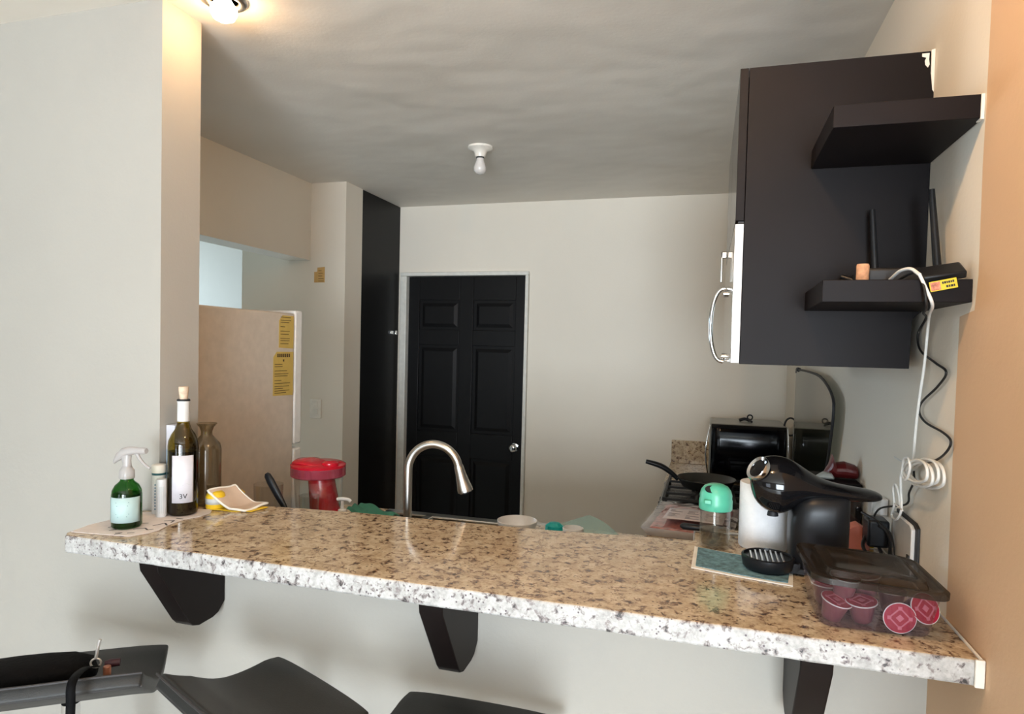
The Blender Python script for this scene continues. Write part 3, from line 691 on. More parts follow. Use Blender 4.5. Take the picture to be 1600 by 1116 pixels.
# tubes, carton, vase, yellow tub
t = thing('lidded_tube', (-1.384, 1.387, ZG+.0023), 'tall white tube with dark teal band leaning by the wall behind the wine bottle', 'tube')
c = (-1.384, 1.387, ZG+.0023)
b = BM(); lathe(b, [(.016, 0), (.0165, .003), (.0165, .108)], c, 24); bd = obj('body', b, PLASTW, t)
b = BM(); lathe(b, [(.0172, .108), (.0178, .110), (.0178, .128), (.016, .130)], c, 24); obj('cap', b, plain('cream_cap', (.74, .70, .62), .4), t)
b = BM(); lathe(b, [(.0171, .103), (.0171, .110)], c, 24, caps=False); obj('band', b, plain('dark_teal_band', (.02, .10, .12), .4), t, solid=.0006)
b = BM()
for k in range(9):
    bx = BM(); box(bx, -.0035, .0035+.001*(k % 3), .012+k*.008, .016+k*.008, 0, .0004); wrap(bx, c, .0167, CAMDIR(c[0], c[1])-.45)
    for f in bx.faces: b.faces.new([b.verts.new(v.co) for v in f.verts])
    bx.free()
obj('print', b, plain('blue_grey_print', (.10, .20, .28), .5), bd, smooth=False)
c = (-1.351, 1.362, ZG+.0023)
t = thing('slim_tube', c, 'short grey-white tube standing in front of the wine bottle', 'tube')
b = BM(); lathe(b, [(.0125, 0), (.013, .003), (.013, .096), (.0122, .098)], c, 24); bd = obj('body', b, plain('grey_white_plastic', (.66, .67, .68), .35), t)
b = BM()
for k in range(3):
    bx = BM(); box(bx, -.003+k*.004, -.001+k*.004, .010, .080, 0, .0004); wrap(bx, c, .0132, CAMDIR(c[0], c[1])-.1)
    for f in bx.faces: b.faces.new([b.verts.new(v.co) for v in f.verts])
    bx.free()
obj('print', b, GREYL, bd, smooth=False)
t = thing('carton', (-1.388, 1.46, ZG), 'tall narrow white carton with blue side standing behind the wine bottle', 'carton')
b = BM(); box(b, -1.4025, -1.374, 1.428, 1.482, ZG+.0005, ZG+.232); c_ = obj('box', b, PAPERW, t, bevel=.0015)
b = BM(); box(b, -1.400, -1.376, 1.4274, 1.4279, ZG+.05, ZG+.165); obj('print', b, plain('pale_blue_print', (.36, .50, .62), .5), c_)
c = (-1.352, 1.522, ZG+.0005)
t = thing('glass_vase', c, 'smoky brown glass vase with flared lip beside the white column', 'vase')
b = BM()
lathe(b, [(.034, 0), (.0385, .004), (.0395, .02), (.0395, .155), (.036, .172), (.024, .186), (.0155, .196), (.0150, .206), (.019, .218), (.028, .229), (.027, .2295), (.018, .219), (.0135, .206), (.014, .197), (.022, .184), (.034, .170), (.037, .155), (.037, .010), (.02, .006), (.0001, .006)], c, 40); obj('glass', b, SMOKE, t)
c = (-1.293, 1.492, ZG+.0005)
t = thing('yellow_tub', c, 'small yellow tub with grey label beside the smoky vase', 'tub')
b = BM(); lathe(b, [(.024, 0), (.026, .004), (.026, .034), (.022, .042), (.016, .047), (.0001, .049)], c, 28); bd = obj('body', b, YELL, t)
b = BM(); lathe(b, [(.0264, .014), (.0266, .030)], c, 28, caps=False); obj('label', b, GREYL, bd, solid=.0005)
# folded cloths
def cloth(name, P, mats, label, lift, th=.003, parent=None, nu=22, nv=16):
    """P: four corner points (a,b,c,d); lift(u,v) adds height"""
    a, b_, c, d = [Vector(p) for p in P]; bm = BM()
    def f(u, v):
        p = a.lerp(b_, u).lerp(d.lerp(c, u), v); p.z += lift(u, v); return p
    sheet(bm, f, nu, nv)
    for fc in bm.faces:
        pass
    base = tuple((a+b_+c+d)/4)
    o = obj(name, bm, mats, parent, solid=th, sub=1, base=None if parent else base)
    if not parent: tag(o, *label)
    return o
t = thing('folded_cloth', (-1.22, 1.52, ZG), 'beige dish cloth with cream edge bent over a yellow cloth on the bar', 'cloth')
def lf(u, v): return .046*max(0, (1-u*1.65))**1.3+.002*math.sin(6*v+3*u)+.004*max(0, u-.7)*3*v
cloth('cloth_layer', [(-1.300, 1.470, ZG+.006), (-1.188, 1.480, ZG+.005), (-1.170, 1.552, ZG+.007), (-1.285, 1.560, ZG+.006)], CLOTHB, None, lf, .0045, t)
b = BM()
rim = []
def P4(u, v):
    a, b_, c, d = [Vector(p) for p in [(-1.300, 1.470, ZG+.006), (-1.188, 1.480, ZG+.005), (-1.170, 1.552, ZG+.007), (-1.285, 1.560, ZG+.006)]]
    p = a.lerp(b_, u).lerp(d.lerp(c, u), v); p.z += lf(u, v); return p
rim = [P4(k/10, 0) for k in range(11)]+[P4(1, k/6) for k in range(1, 7)]+[P4(1-k/10, 1) for k in range(1, 11)]+[P4(0, 1-k/6) for k in range(1, 6)]
tube(b, rim, .0034, 8, closed=True, sm=2); h_ = obj('hem', b, CLOTHE, t); h_['label'] = 'cream edge of the beige cloth'
o = cloth('yellow_cloth', [(-1.288, 1.462, ZG+.002), (-1.170, 1.485, ZG+.002), (-1.160, 1.545, ZG+.002), (-1.270, 1.555, ZG+.002)], YELL, None, lambda u, v: .001*math.sin(9*u), .0022, t); o['label'] = 'thin yellow cloth underneath'
t = thing('yellow_sponge', (-1.372, 1.655, ZC), 'yellow canister top showing behind the folded cloth', 'canister')
b = BM(); lathe(b, [(.030, 0), (.032, .004), (.032, .150), (.035, .155), (.035, .176), (.030, .180)], (-1.372, 1.655, ZC+.001), 28); obj('body', b, YELL, t)
t['label'] = 'tall yellow canister whose lid shows behind the folded cloth'; t['category'] = 'canister'; t.name = 'yellow_canister'

# ------------------------------------------------------------------ sink counter items
def tumbler(x, y, r1, r2, h, name, label, cat, z0=ZC+.0005):
    t = thing(name, (x, y, z0), label, cat); b = BM(); w_ = .002
    lathe(b, [(r1, 0), (r2, h), (r2-w_, h), (r1-w_, .006), (.0001, .006)], (x, y, z0), 32); obj('glass', b, CLR, t); return t
tumbler(-1.312, 1.745, .038, .046, .190, 'drinking_glass', 'clear drinking glass standing in front of the fridge, black brush beside it', 'glass')
tumbler(-1.168, 1.750, .026, .031, .165, 'drinking_glass', 'shorter clear glass between the black brush and the red blender', 'glass')
t = thing('dish_brush', (-1.15, 1.66, ZC), 'black-handled dish brush leaning with its handle up', 'brush')
b = BM(); secs = []
A = Vector((-1.180, 1.66, 1.075)); B = Vector((-1.256, 1.66, 1.188)); d = (B-A).normalized(); n = Vector((0, 1, 0)); m_ = d.cross(n)
for s, w_ in ((0, .006), (.15, .009), (.45, .012), (.8, .013), (.95, .011), (1, .006)): secs.append((A.lerp(B, s), n*w_*.7, m_*w_))
loft(b, secs, 18); obj('handle', b, BLKMAT, t)
b = BM(); tube(b, [(-1.180, 1.66, 1.075), (-1.155, 1.662, 1.035), (-1.118, 1.665, .965)], .005, 10); obj('neck', b, STEEL, t)
b = BM(); lathe(b, [(.022, 0), (.026, .012), (.020, .024), (.006, .028)], (-1.110, 1.667, ZC+.001), 20); obj('brush_head', b, PLASTW, t)
# red blender
bx_, by_ = -1.247, 1.920
t = thing('blender', (bx_, by_, ZC), 'red kitchen blender with bulky red lid over a clear rim', 'blender')
b = BM(); lathe(b, [(.070, .0), (.072, .01), (.068, .020), (.074, .10), (.080, .190)], (bx_+.002, by_, ZC+.0005), 36, caps=False); obj('clear_jug', b, CLR, t, solid=.0025)
b = BM(); q = Matrix.Rotation(R(-7), 3, 'Y')
secs = []
for z, rx_, dx in ((0, .060, .034), (.03, .056, .032), (.06, .050, .030), (.12, .047, .022), (.17, .044, .014), (.190, .042, .012)):
    secs.append(((bx_+dx, by_, ZC+.002+z), (rx_, 0, 0), (0, rx_, 0)))
loft(b, secs, 32); obj('red_body', b, RED, t)
b = BM(); lathe(b, [(.082, .190), (.089, .194), (.089, .222), (.084, .224)], (bx_, by_, ZC), 40, caps=False); obj('rim', b, PINKR, t, solid=.003)
b = BM(); lathe(b, [(.080, .196), (.083, .218), (.090, .222), (.091, .230), (.080, .236), (.030, .238), (.0001, .238)], (bx_, by_, ZC), 40)
lid = obj('lid', b, RED, t)
b = BM(); loft(b, [((bx_-.080, by_-.02, ZC+.232), (0, .018, 0), (0, 0, .006)), ((bx_-.060, by_-.02, ZC+.238), (0, .04, 0), (0, 0, .012)), ((bx_-.02, by_-.02, ZC+.240), (0, .055, 0), (0, 0, .013)), ((bx_+.02, by_-.02, ZC+.236), (0, .05, 0), (0, 0, .008)), ((bx_+.040, by_-.02, ZC+.234), (0, .03, 0), (0, 0, .004))], 22)
obj('lid_handle', b, RED, lid)
b = BM(); lathe(b, [(.024, 0), (.028, .010), (.027, .020), (.018, .026), (.0001, .027)], (bx_+.058, by_-.02, ZC+.222), 24)
obj('lid_lug', b, RED, lid)
b = BM(); tube(b, [(bx_+.03, by_-.055, ZC+.005), (bx_+.036, by_-.055, ZC+.05), (bx_+.050, by_-.052, ZC+.055), (bx_+.056, by_-.05, ZC+.005)], .006, 8); obj('foot_cutout', b, INK, t)
t = thing('soap_pump', (-1.081, 1.80, ZC), 'white soap pump bottle between the red blender and the green cloth', 'bottle')
c = (-1.081, 1.80, ZC+.012)
b = BM(); lathe(b, [(.024, 0), (.026, .004), (.026, .075), (.014, .088), (.012, .095)], c, 24); obj('body', b, PLASTW, t)
b = BM(); lathe(b, [(.013, .095), (.013, .106), (.005, .108), (.005, .134)], c, 20); obj('neck', b, PLASTW, t)
b = BM(); tube(b, [(c[0]-.018, c[1], c[2]+.137), (c[0], c[1], c[2]+.140), (c[0]+.022, c[1], c[2]+.139), (c[0]+.030, c[1], c[2]+.133)], .0055, 10); obj('nozzle', b, PLASTW, t)
cloth('green_dish_cloth', [(-1.165, 1.965, ZC+.05), (-1.095, 1.985, ZC+.014), (-1.040, 2.13, ZC+.022), (-1.175, 2.10, ZC+.048)], GCLOTH, ('crumpled green dish cloth draped at the left edge of the sink', 'cloth'), lambda u, v: .006*math.sin(11*u+5*v)+.005*math.sin(17*v)+.004+.018*(1-u), .003)
# bowl, teal brush, cap, frosted sheet on the drain side
def bowl(x, y, z0, r1, r2, h, name, label, cat, m=PLASTW, handle=None):
    t = thing(name, (x, y, z0), label, cat); b = BM()
    lathe(b, [(r1, 0), (r1+.3*(r2-r1), .2*h), (r2, h), (r2-.002, h+.001), (r1+.3*(r2-r1)-.002, .25*h), (r1-.003, .004), (.0001, .004)], (x, y, z0), 40); obj('bowl', b, m, t)
    return t
t = bowl(-.563, 1.985, ZC+.012, .040, .064, .078, 'strainer_bowl', 'white plastic bowl with clear handle behind the bar right of the faucet', 'bowl')
b = BM(); prism(b, [(-.500, 1.985), (-.445, 1.985), (-.445, 2.010), (-.505, 2.015)], ZC+.078, ZC+.083); o = obj('handle', b, CLR, t); o['label'] = 'clear flat handle'
t = thing('scrub_brush', (-.425, 1.97, ZC), 'teal scrub brush between the white bowl and the small white cup', 'brush')
b = BM(); lathe(b, [(.020, 0), (.026, .008), (.030, .060), (.027, .098), (.014, .108), (.0001, .110)], (-.430, 1.935, ZC+.0005), 14, sx=1.05, sy=.8); obj('bristles', b, TEAL, t, smooth=False)
b = BM(); tube(b, [(-.450, 1.93, ZC+.055), (-.50, 1.905, ZC+.050), (-.55, 1.885, ZC+.035)], .006, 10); obj('handle', b, CLR, t)
bowl(-.366, 1.90, ZC+.0005, .024, .031, .107, 'measuring_cup', 'small white cup in front of the frosted teal sheet', 'cup')
cloth('cutting_mat', [(-.450, 2.00, ZC+.080), (-.300, 1.96, ZC+.048), (-.235, 1.99, ZC+.070), (-.345, 2.05, ZC+.112)], SHEET, ('frosted translucent teal cutting mat propped behind the bar', 'mat'), lambda u, v: .010*math.sin(math.pi*u)*v, .0015)
t = thing('drying_tray', (-.34, 2.0, ZC), 'low grey drying tray carrying the frosted mat', 'tray')
b = BM(); box(b, -.405, -.225, 1.975, 2.085, ZC+.0005, ZC+.040); obj('tray_body', b, GREYL, t, bevel=.006)

# ------------------------------------------------------------------ stove, pan, oven, meat package
t = thing('stove', (.1, 3.0, 0), 'black gas stove against the right wall beyond the corner counter', 'stove')
b = BM(); box(b, -.175, .395, 2.725, 3.28, .05, ZC+.010); obj('body', b, STOVE, t, bevel=.004)
b = BM(); box(b, -.195, -.176, 2.735, 3.27, .22, .80); d = obj('oven_door', b, OVGLASS, t, bevel=.004)
b = BM(); tube(b, [(-.195, 2.78, .76), (-.225, 2.80, .765), (-.225, 3.20, .765), (-.195, 3.22, .76)], .008, 8, sm=3); obj('handle', b, STEEL, d)
for x, y in ((-.02, 2.86), (.25, 2.86), (-.02, 3.13), (.25, 3.13)):
    b = BM(); lathe(b, [(.042, 0), (.044, .006), (.030, .010), (.030, .016), (.0001, .018)], (x, y, ZC+.010), 24); obj('burner', b, IRON, t)
for x0, x1 in ((-.155, .105), (.125, .380)):
    b = BM(); z = ZC+.034
    for y in (2.745, 2.86, 2.995, 3.13, 3.26): box(b, x0, x1, y-.005, y+.005, z-.006, z+.004)
    for x in (x0, (x0+x1)/2, x1): box(b, x-.005, x+.005, 2.745, 3.26, z-.006, z+.004)
    for x in (x0, x1):
        for y in (2.745, 3.26): box(b, x-.006, x+.006, y-.006, y+.006, ZC+.010, z)
    obj('grate', b, IRON, t)
for k in range(5):
    b = BM(); lathe(b, [(.020, 0), (.020, .012), (.014, .022), (.0001, .023)], (-.176, 2.80+k*.10, .87), 20, rot=Matrix.Rotation(R(-90), 3, 'Y')); obj('knob', b, BLKMAT, t)
# glass lid standing open against the wall
lidp = [(2.56, .960), (2.505, 1.03), (2.448, 1.095), (2.382, 1.189), (2.320, 1.306), (2.285, 1.411), (2.322, 1.452), (2.45, 1.488), (2.663, 1.512), (3.17, 1.516), (3.22, 1.50), (3.24, .960)]
b = BM(); prism(b, lidp, .388, .393, 'x'); l_ = obj('glass_lid', b, LIDGL, t, smooth=False); l_['label'] = 'smoked glass lid standing open against the wall'
b = BM(); tube(b, [(.3905, y, z) for y, z in lidp[:11]], .0048, 8, sm=3); obj('lid_frame', b, INK, l_)
b = BM(); tube(b, [(.3905, 3.14, 1.516), (.3905, 3.18, 1.517)], .010, 8, sm=0); obj('lid_knob', b, INK, l_)

px_, py_ = .012, 3.02; zp = ZC+.0385
t = thing('frying_pan', (px_, py_, zp), 'black nonstick frying pan with raised handle on the stove', 'pan')
b = BM(); lathe(b, [(.095, 0), (.102, .003), (.126, .040), (.1275, .041), (.1265, .043), (.124, .041), (.100, .006), (.0001, .005)], (px_, py_, zp), 48); obj('pan_body', b, NSTICK, t)
b = BM(); secs = []
hp = smooth_pts([(px_-.120, py_-.02, zp+.030), (px_-.150, py_-.025, zp+.058), (px_-.19, py_-.03, zp+.084), (px_-.235, py_-.035, zp+.098), (px_-.262, py_-.04, zp+.104)], 4)
for i, p in enumerate(hp):
    s = i/(len(hp)-1); tn = (hp[min(i+1, len(hp)-1)]-hp[max(i-1, 0)]).normalized(); n = tn.cross(Vector((0, 1, 0))).normalized(); w_ = .009+.003*math.sin(s*3.1)
    secs.append((p, Vector((0, 1, 0))*w_*1.3, n*w_))
loft(b, secs, 14); obj('handle', b, BLKMAT, t)

ox0, ox1, oy0, oy1, oz0, oz1 = .022, .378, 3.345, 3.66, ZC+.012, 1.238
t = thing('toaster_oven', (.2, 3.5, ZC), 'black-fronted toaster oven in the back corner behind the frying pan', 'oven')
b = BM(); box(b, ox0, ox1, oy0, oy1, oz0, oz1); obj('case', b, OVTOP, t, bevel=.010)
b = BM()
n = 14
def fr(u, v): return Vector((ox0+.008+(ox1-ox0-.016)*u, oy0-.002-.022*math.sin(math.pi*v)**.6, oz0+.006+(oz1-oz0-.010)*v))
sheet(b, fr, 8, n); obj('glass_door', b, OVGLASS, t, solid=.004)
for x in (ox0+.002, ox1-.002):
    b = BM(); tube(b, [(x-(.018 if x < .1 else -.004)*math.sin(math.pi*k/10), oy0-.010-.018*math.sin(math.pi*k/10), oz0+.010+(oz1-oz0-.018)*k/10) for k in range(11)], .0035, 8, sm=2); o = obj('side_trim', b, CHROME, t); o['label'] = 'bowed bright metal side trim'
for x, y in ((.05, 3.37), (.35, 3.37), (.05, 3.63), (.35, 3.63)):
    b = BM(); lathe(b, [(.012, 0), (.010, .014)], (x, y, ZC+.0005), 12); obj('foot', b, RUBBER, t)
t = thing('metal_tongs_clip', (.2, 3.5, 1.2385), 'small black clamp lying on top of the toaster oven', 'clamp'); t.name = 'clamp'
b = BM(); tube(b, [(.165, 3.50, 1.245), (.19, 3.505, 1.252), (.215, 3.50, 1.246)], .008, 8); obj('jaw', b, INK, t)
b = BM(); tube(b, [(.215+.012*math.cos(a), 3.50, 1.262+.012*math.sin(a)) for a in [k*.628 for k in range(10)]], .0035, 8, closed=True, sm=2); tube(b, [(.21, 3.495, 1.252), (.222, 3.46, 1.243)], .005, 8); obj('grip', b, INK, t)
b = BM(); z = 1.2385
tube(b, [(.395+.028*math.cos(a), 3.40+.006*math.sin(a), 1.235+.042*math.sin(a)) for a in [k*2*math.pi/14 for k in range(14)]], .0045, 8, closed=True, sm=2)
tag(obj('coiled_cord', b, RUBBER, base=(.395, 3.40, 1.24)), 'black ring of cord hanging at the right end of the toaster oven', 'cord')
# tray of meat
t = thing('meat_package', (-.03, 2.48, ZC), 'wrapped supermarket meat tray with white price label on the counter', 'package')
mq = Matrix.Translation((-.03, 2.47, ZC+.001)) @ Matrix.Rotation(R(-6), 4, 'Z')
def lq(x, y, z): return mq @ Vector((x, y, z))
b = BM()
A = [lq(x, y, 0) for x, y in ((-.13, -.19), (.13, -.19), (.13, .19), (-.13, .19))]; B = [lq(x, y, .030) for x, y in ((-.150, -.21), (.150, -.21), (.150, .21), (-.150, .21))]
va = [b.verts.new(p) for p in A]; vb = [b.verts.new(p) for p in B]; b.faces.new(va)
for i in range(4): b.faces.new([va[i], va[(i+1) % 4], vb[(i+1) % 4], vb[i]])
obj('tray', b, plain('clear_grey_tray', (.48, .44, .42), .25), t, solid=.002)
b = BM(); sheet(b, lambda u, v: lq(-.125+.25*u, -.185+.37*v, .022+.016*math.sin(math.pi*u)*math.sin(math.pi*v)+.006*noise.noise(Vector((u*5, v*7, 1)))), 16, 20); obj('meat', b, MEAT, t, solid=.01)
b = BM(); sheet(b, lambda u, v: lq(-.152+.304*u, -.212+.424*v, .034+.018*math.sin(math.pi*u)*math.sin(math.pi*v)+.006*noise.noise(Vector((u*9, v*11, 4)))), 26, 30); obj('plastic_wrap', b, WRAP, t)
b = BM(); sheet(b, lambda u, v: lq(-.085+.20*u, -.165+.17*v, .058+.002*math.sin(math.pi*u)), 8, 6); lb = obj('label', b, plain('pinkish_white_label', (.70, .60, .58), .55), t, solid=.0005)
b = BM()
for k in range(7):
    for j in range(3):
        if (k+j) % 4: box(b, *(-.075+j*.062, -.075+j*.062+.05*(.6+.4*math.sin(k*3+j)), -.145+k*.018, -.141+k*.018+.004*(j % 2), .0605, .061), mat=mq)
obj('label_print', b, plain('grey_print', (.28, .24, .25), .6), lb, smooth=False)
t = thing('knife', (-.02, 1.73, ZG), 'black-handled knife on the granite in front of the meat tray', 'knife')
A = Vector((-.054, 1.752, ZG+.010)); B = Vector((.030, 1.748, ZG+.009)); d = (B-A).normalized(); n = Vector((0, 0, 1)).cross(d)
b = BM(); loft(b, [(A, n*.005, Vector((0, 0, .004))), (A.lerp(B, .1), n*.010, Vector((0, 0, .009))), (A.lerp(B, .5), n*.009, Vector((0, 0, .008))), (A.lerp(B, 1), n*.010, Vector((0, 0, .008)))], 14); obj('handle', b, BLKMAT, t)
b = BM(); C_ = B+d*.09
for p in (1,):
    pts = [B+n*.010, B-n*.010, C_-n*.010, C_+n*.002+d*.02]
    lo = [b.verts.new((q.x, q.y, ZG+.004)) for q in pts]; hi = [b.verts.new((q.x, q.y, ZG+.0055)) for q in pts]
    b.faces.new(lo[::-1]); b.faces.new(hi)
    for i in range(4): b.faces.new([lo[i], lo[(i+1) % 4], hi[(i+1) % 4], hi[i]])
obj('blade', b, CHROME, t)

# ------------------------------------------------------------------ right end of the bar
c = (.030, 1.628, ZG+.0005)
t = thing('shaker_bottle', c, 'clear bottle with mint green flip lid on the bar', 'bottle')
b = BM(); lathe(b, [(.033, 0), (.0355, .003), (.0355, .098), (.0335, .099), (.0335, .006), (.0001, .005)], c, 36); obj('body', b, CLR, t)
b = BM(); lathe(b, [(.031, .008), (.031, .042), (.0001, .044)], c, 28); obj('residue', b, clear('pale_liquid', (.70, .66, .60), .03), t)
b = BM(); lathe(b, [(.037, .090), (.0385, .092), (.0385, .112), (.037, .116), (.0375, .124), (.034, .136), (.027, .145), (.016, .150), (.0001, .151)], c, 36); l_ = obj('lid', b, MINT, t)
b = BM()
q = Matrix.Translation(Vector(c)+Vector((0, 0, .147)))
loft(b, [((c[0]-.006, c[1]-.018, c[2]+.1380), (.020, .004, -.003), (0, .010, .0085)), ((c[0]-.005, c[1]-.024, c[2]+.1405), (.018, .004, -.003), (0, .009, .0075))], 28); obj('opening', b, INK, l_)
b = BM(); box(b, c[0]-.026, c[0]-.010, c[1]-.042, c[1]-.034, c[2]+.108, c[2]+.118); obj('latch', b, MINT, l_, bevel=.002)
c = (.142, 1.674, ZG+.0005)
t = thing('paper_towel_roll', c, 'white paper towel roll standing behind the coffee machine', 'towel roll')
b = BM(); lathe(b, [(.020, .153), (.020, 0), (.055, 0), (.0562, .003), (.0562, .152), (.055, .1545), (.021, .1545), (.020, .153)], c, 48, caps=False); obj('roll', b, TOWEL, t)
b = BM(); lathe(b, [(.0195, .001), (.0195, .1535)], c, 28, caps=False); obj('core', b, CORK, t, solid=.001)
b = BM()
prism(b, [(-.019, 1.442), (-.015, 1.602), (.060, 1.578), (.196, 1.555), (.178, 1.398), (.150, 1.402), (.070, 1.418)], ZG+.0006, ZG+.0030)
pc = obj('pot_holder', b, CLOTHE, base=(.08, 1.5, ZG)); tag(pc, 'teal patterned cloth mat with cream border under the coffee machine', 'mat')
b = BM(); prism(b, [(-.010, 1.452), (-.007, 1.592), (.060, 1.570), (.190, 1.548), (.170, 1.410), (.148, 1.411), (.070, 1.427)], ZG+.0031, ZG+.0048); obj('teal_center', b, TEALC, pc)
# coffee machine
cy = 1.530; zb = ZG+.005
t = thing('capsule_coffee_machine', (.20, cy, zb), 'glossy black capsule coffee machine with round head and drip tray', 'coffee machine')
st = [(.0985, 1.322, 1.300, .020), (.101, 1.334, 1.283, .036), (.108, 1.345, 1.262, .048), (.122, 1.354, 1.246, .056), (.140, 1.360, 1.236, .061), (.160, 1.360, 1.233, .062), (.178, 1.356, 1.241, .060), (.198, 1.345, 1.256, .056), (.220, 1.329, 1.266, .051), (.246, 1.315, 1.272, .047), (.275, 1.308, 1.275, .045), (.305, 1.304, 1.275, .042), (.330, 1.302, 1.276, .038), (.350, 1.298, 1.278, .030), (.360, 1.292, 1.283, .016)]
b = BM(); loft(b, [((x, cy, (a+c_)/2), (0, ry, 0), (0, 0, (a-c_)/2)) for x, a, c_, ry in st], 40); hd = obj('head', b, BLKPL, t, sub=1)
q = Vector((0, 0, 1)).rotation_difference(Vector((-.72, -.42, .55)).normalized()).to_matrix()
cc = Vector((.113, cy-.036, 1.334))
b = BM(); lathe(b, [(.0265, -.006), (.0285, .003), (.0265, .007), (.0205, .004), (.0205, -.006)], cc, 32, rot=q); o = obj('lever_ring', b, CHROME, hd); o['label'] = 'chrome ring on the front of the head'
b = BM(); lathe(b, [(.0203, -.006), (.0203, .003), (.006, .0045), (.0001, .0045)], cc, 28, rot=q); obj('dial', b, BLKPL, hd)
b = BM()
prof = [(.186, 0, .052), (.183, .02, .055), (.180, .06, .058), (.180, .10, .060), (.184, .125, .060), (.192, .145, .058), (.206, .158, .050), (.222, .164, .040)]
secs = [(((x+.297)/2, cy, zb+z), ((.297-x)/2, 0, 0), (0, ry, 0)) for x, z, ry in prof]
loft(b, secs, 40, power=3.6); obj('body', b, BLKMAT, t)
b = BM(); loft(b, [((.235, cy, zb), (.066, 0, 0), (0, .064, 0)), ((.235, cy, zb+.010), (.064, 0, 0), (0, .062, 0))], 40, power=3.6); obj('base', b, BLKMAT, t)
dc = (.137, cy-.045, zb)
b = BM(); lathe(b, [(.044, 0), (.050, .006), (.0535, .022), (.0535, .028), (.049, .030), (.048, .024), (.0001, .023)], dc, 40); box(b, .160, .200, cy-.06, cy-.01, zb, zb+.020); tr = obj('drip_tray', b, BLKMAT, t)
b = BM()
for k in range(7):
    xx = dc[0]-.034+k*.0105; hh = math.sqrt(max(0, .043**2-(xx-dc[0])**2)); box(b, xx-.0022, xx+.0022, dc[1]-hh, dc[1]+hh, zb+.0245, zb+.0285)
obj('grille', b, STEEL, tr, bevel=.001)
b = BM(); lathe(b, [(.012, 0), (.010, .012)], (.148, cy, 1.228), 16); obj('spout', b, INK, t)

# clear container with capsules
K = Matrix.Translation((.283, 1.288, ZG+.0006)) @ Matrix.Rotation(R(1.5), 4, 'Z')
t = thing('food_container', (.283, 1.288, ZG+.0006), 'clear plastic container with smoked lid full of coffee capsules', 'container')
def rr(hw, hd, r, z, n=6):
    out = []
    for cx, cy2, a0 in ((hw-r, hd-r, 0), (-hw+r, hd-r, 90), (-hw+r, -hd+r, 180), (hw-r, -hd+r, 270)):
        for k in range(n+1):
            a = R(a0+90*k/n); out.append(K @ Vector((cx+r*math.cos(a), cy2+r*math.sin(a), z)))
    return out
def ringloft(bm, rings, cap0=True, cap1=True):
    V = [[bm.verts.new(p) for p in r_] for r_ in rings]
    for A, B in zip(V, V[1:]):
        for i in range(len(A)): bm.faces.new([A[i], A[(i+1) % len(A)], B[(i+1) % len(B)], B[i]])
    if cap0: bm.faces.new(V[0][::-1])
    if cap1: bm.faces.new(V[-1])
b = BM(); ringloft(b, [rr(.082, .070, .018, .0), rr(.086, .074, .022, .006), rr(.096, .092, .024, .076), rr(.101, .098, .026, .079)], True, False); obj('tub', b, BOXCLR, t)
b = BM(); ringloft(b, [rr(.104, .104, .028, .074), rr(.1045, .1045, .028, .084), rr(.100, .100, .026, .086), rr(.094, .094, .024, .0855), rr(.084, .084, .022, .0800), rr(.080, .080, .020, .0800), rr(.076, .076, .020, .0915), rr(.070, .070, .018, .0930), rr(.064, .064, .016, .0905)], False, True)
for v in b.verts: v.co.z += .004-.055*(v.co.x-.283)
obj('lid', b, LIDCLR, t)
def capsule(loc, rot, label, foil_up=True):
    g = thing('coffee_capsule', loc, label, 'capsule', 'coffee capsules in the clear container')
    M4 = Matrix.Translation(loc) @ rot.to_4x4()
    b = BM(); lathe(b, [(.0145, 0), (.0160, .002), (.0205, .024), (.0228, .033), (.0228, .035)], (0, 0, 0), 24); b.transform(M4); obj('cup', b, PLUM, g)
    b = BM(); lathe(b, [(.0228, .0345), (.0256, .0348), (.0256, .0362), (.0228, .0366)], (0, 0, 0), 28); b.transform(M4); obj('rim', b, FOIL, g)
    b = BM(); lathe(b, [(.0245, .0367), (.0001, .0370)], (0, 0, 0), 28, caps=False); b.transform(M4); fo = obj('foil', b, CAPRED, g)
    b = BM()
    for bx0, bx1, by0, by1, an in ((-.0045, .0045, -.0045, .0045, 45), (-.0075, .0075, .0105, .0128, 45), (-.0075, .0075, .0105, .0128, 135), (-.0075, .0075, .0105, .0128, 225), (-.0075, .0075, .0105, .0128, 315), (-.003, .003, .013, .019, 0), (-.003, .003, .013, .019, 90), (-.003, .003, .013, .019, 180), (-.003, .003, .013, .019, 270)):
        box(b, bx0, bx1, by0, by1, .0368, .0373, mat=Matrix.Rotation(R(an), 4, 'Z'))
    b.transform(M4); obj('foil_print', b, CAPPINK, fo, smooth=False)
X_, Y_, Z_ = (lambda d: Matrix.Rotation(R(d), 3, 'X')), (lambda d: Matrix.Rotation(R(d), 3, 'Y')), (lambda d: Matrix.Rotation(R(d), 3, 'Z'))
I3 = Matrix.Identity(3)
def kp(x, y, z): return K @ Vector((x, y, z))
CAPS = [((-.060, -.030, .004), X_(6) @ Y_(-8), 'plum capsule upright at the left front of the container'),
        ((-.012, -.046, .004), X_(4) @ Y_(4), 'plum capsule upright at the front, second from the left'),
        ((.044, -.022, .026), X_(82) @ Y_(20), 'plum capsule with its red foil facing out, at the middle of the front'),
        ((.070, -.034, .028), Z_(-8) @ X_(68) @ Y_(-10), 'plum capsule lying with red foil facing out at the right end'),
        ((-.034, -.026, .042), X_(3) @ Y_(3), 'plum capsule stacked in the upper layer near the left'),
        ((-.004, .014, .040), X_(-4) @ Y_(2), 'plum capsule in the upper layer behind the front pair'),
        ((-.058, .030, .004), I3, 'plum capsule upright in the back left corner of the container'),
        ((-.008, .038, .004), I3, 'plum capsule upright at the back of the container'),
        ((.042, .034, .004), X_(3), 'plum capsule upright in the back right corner of the container')]
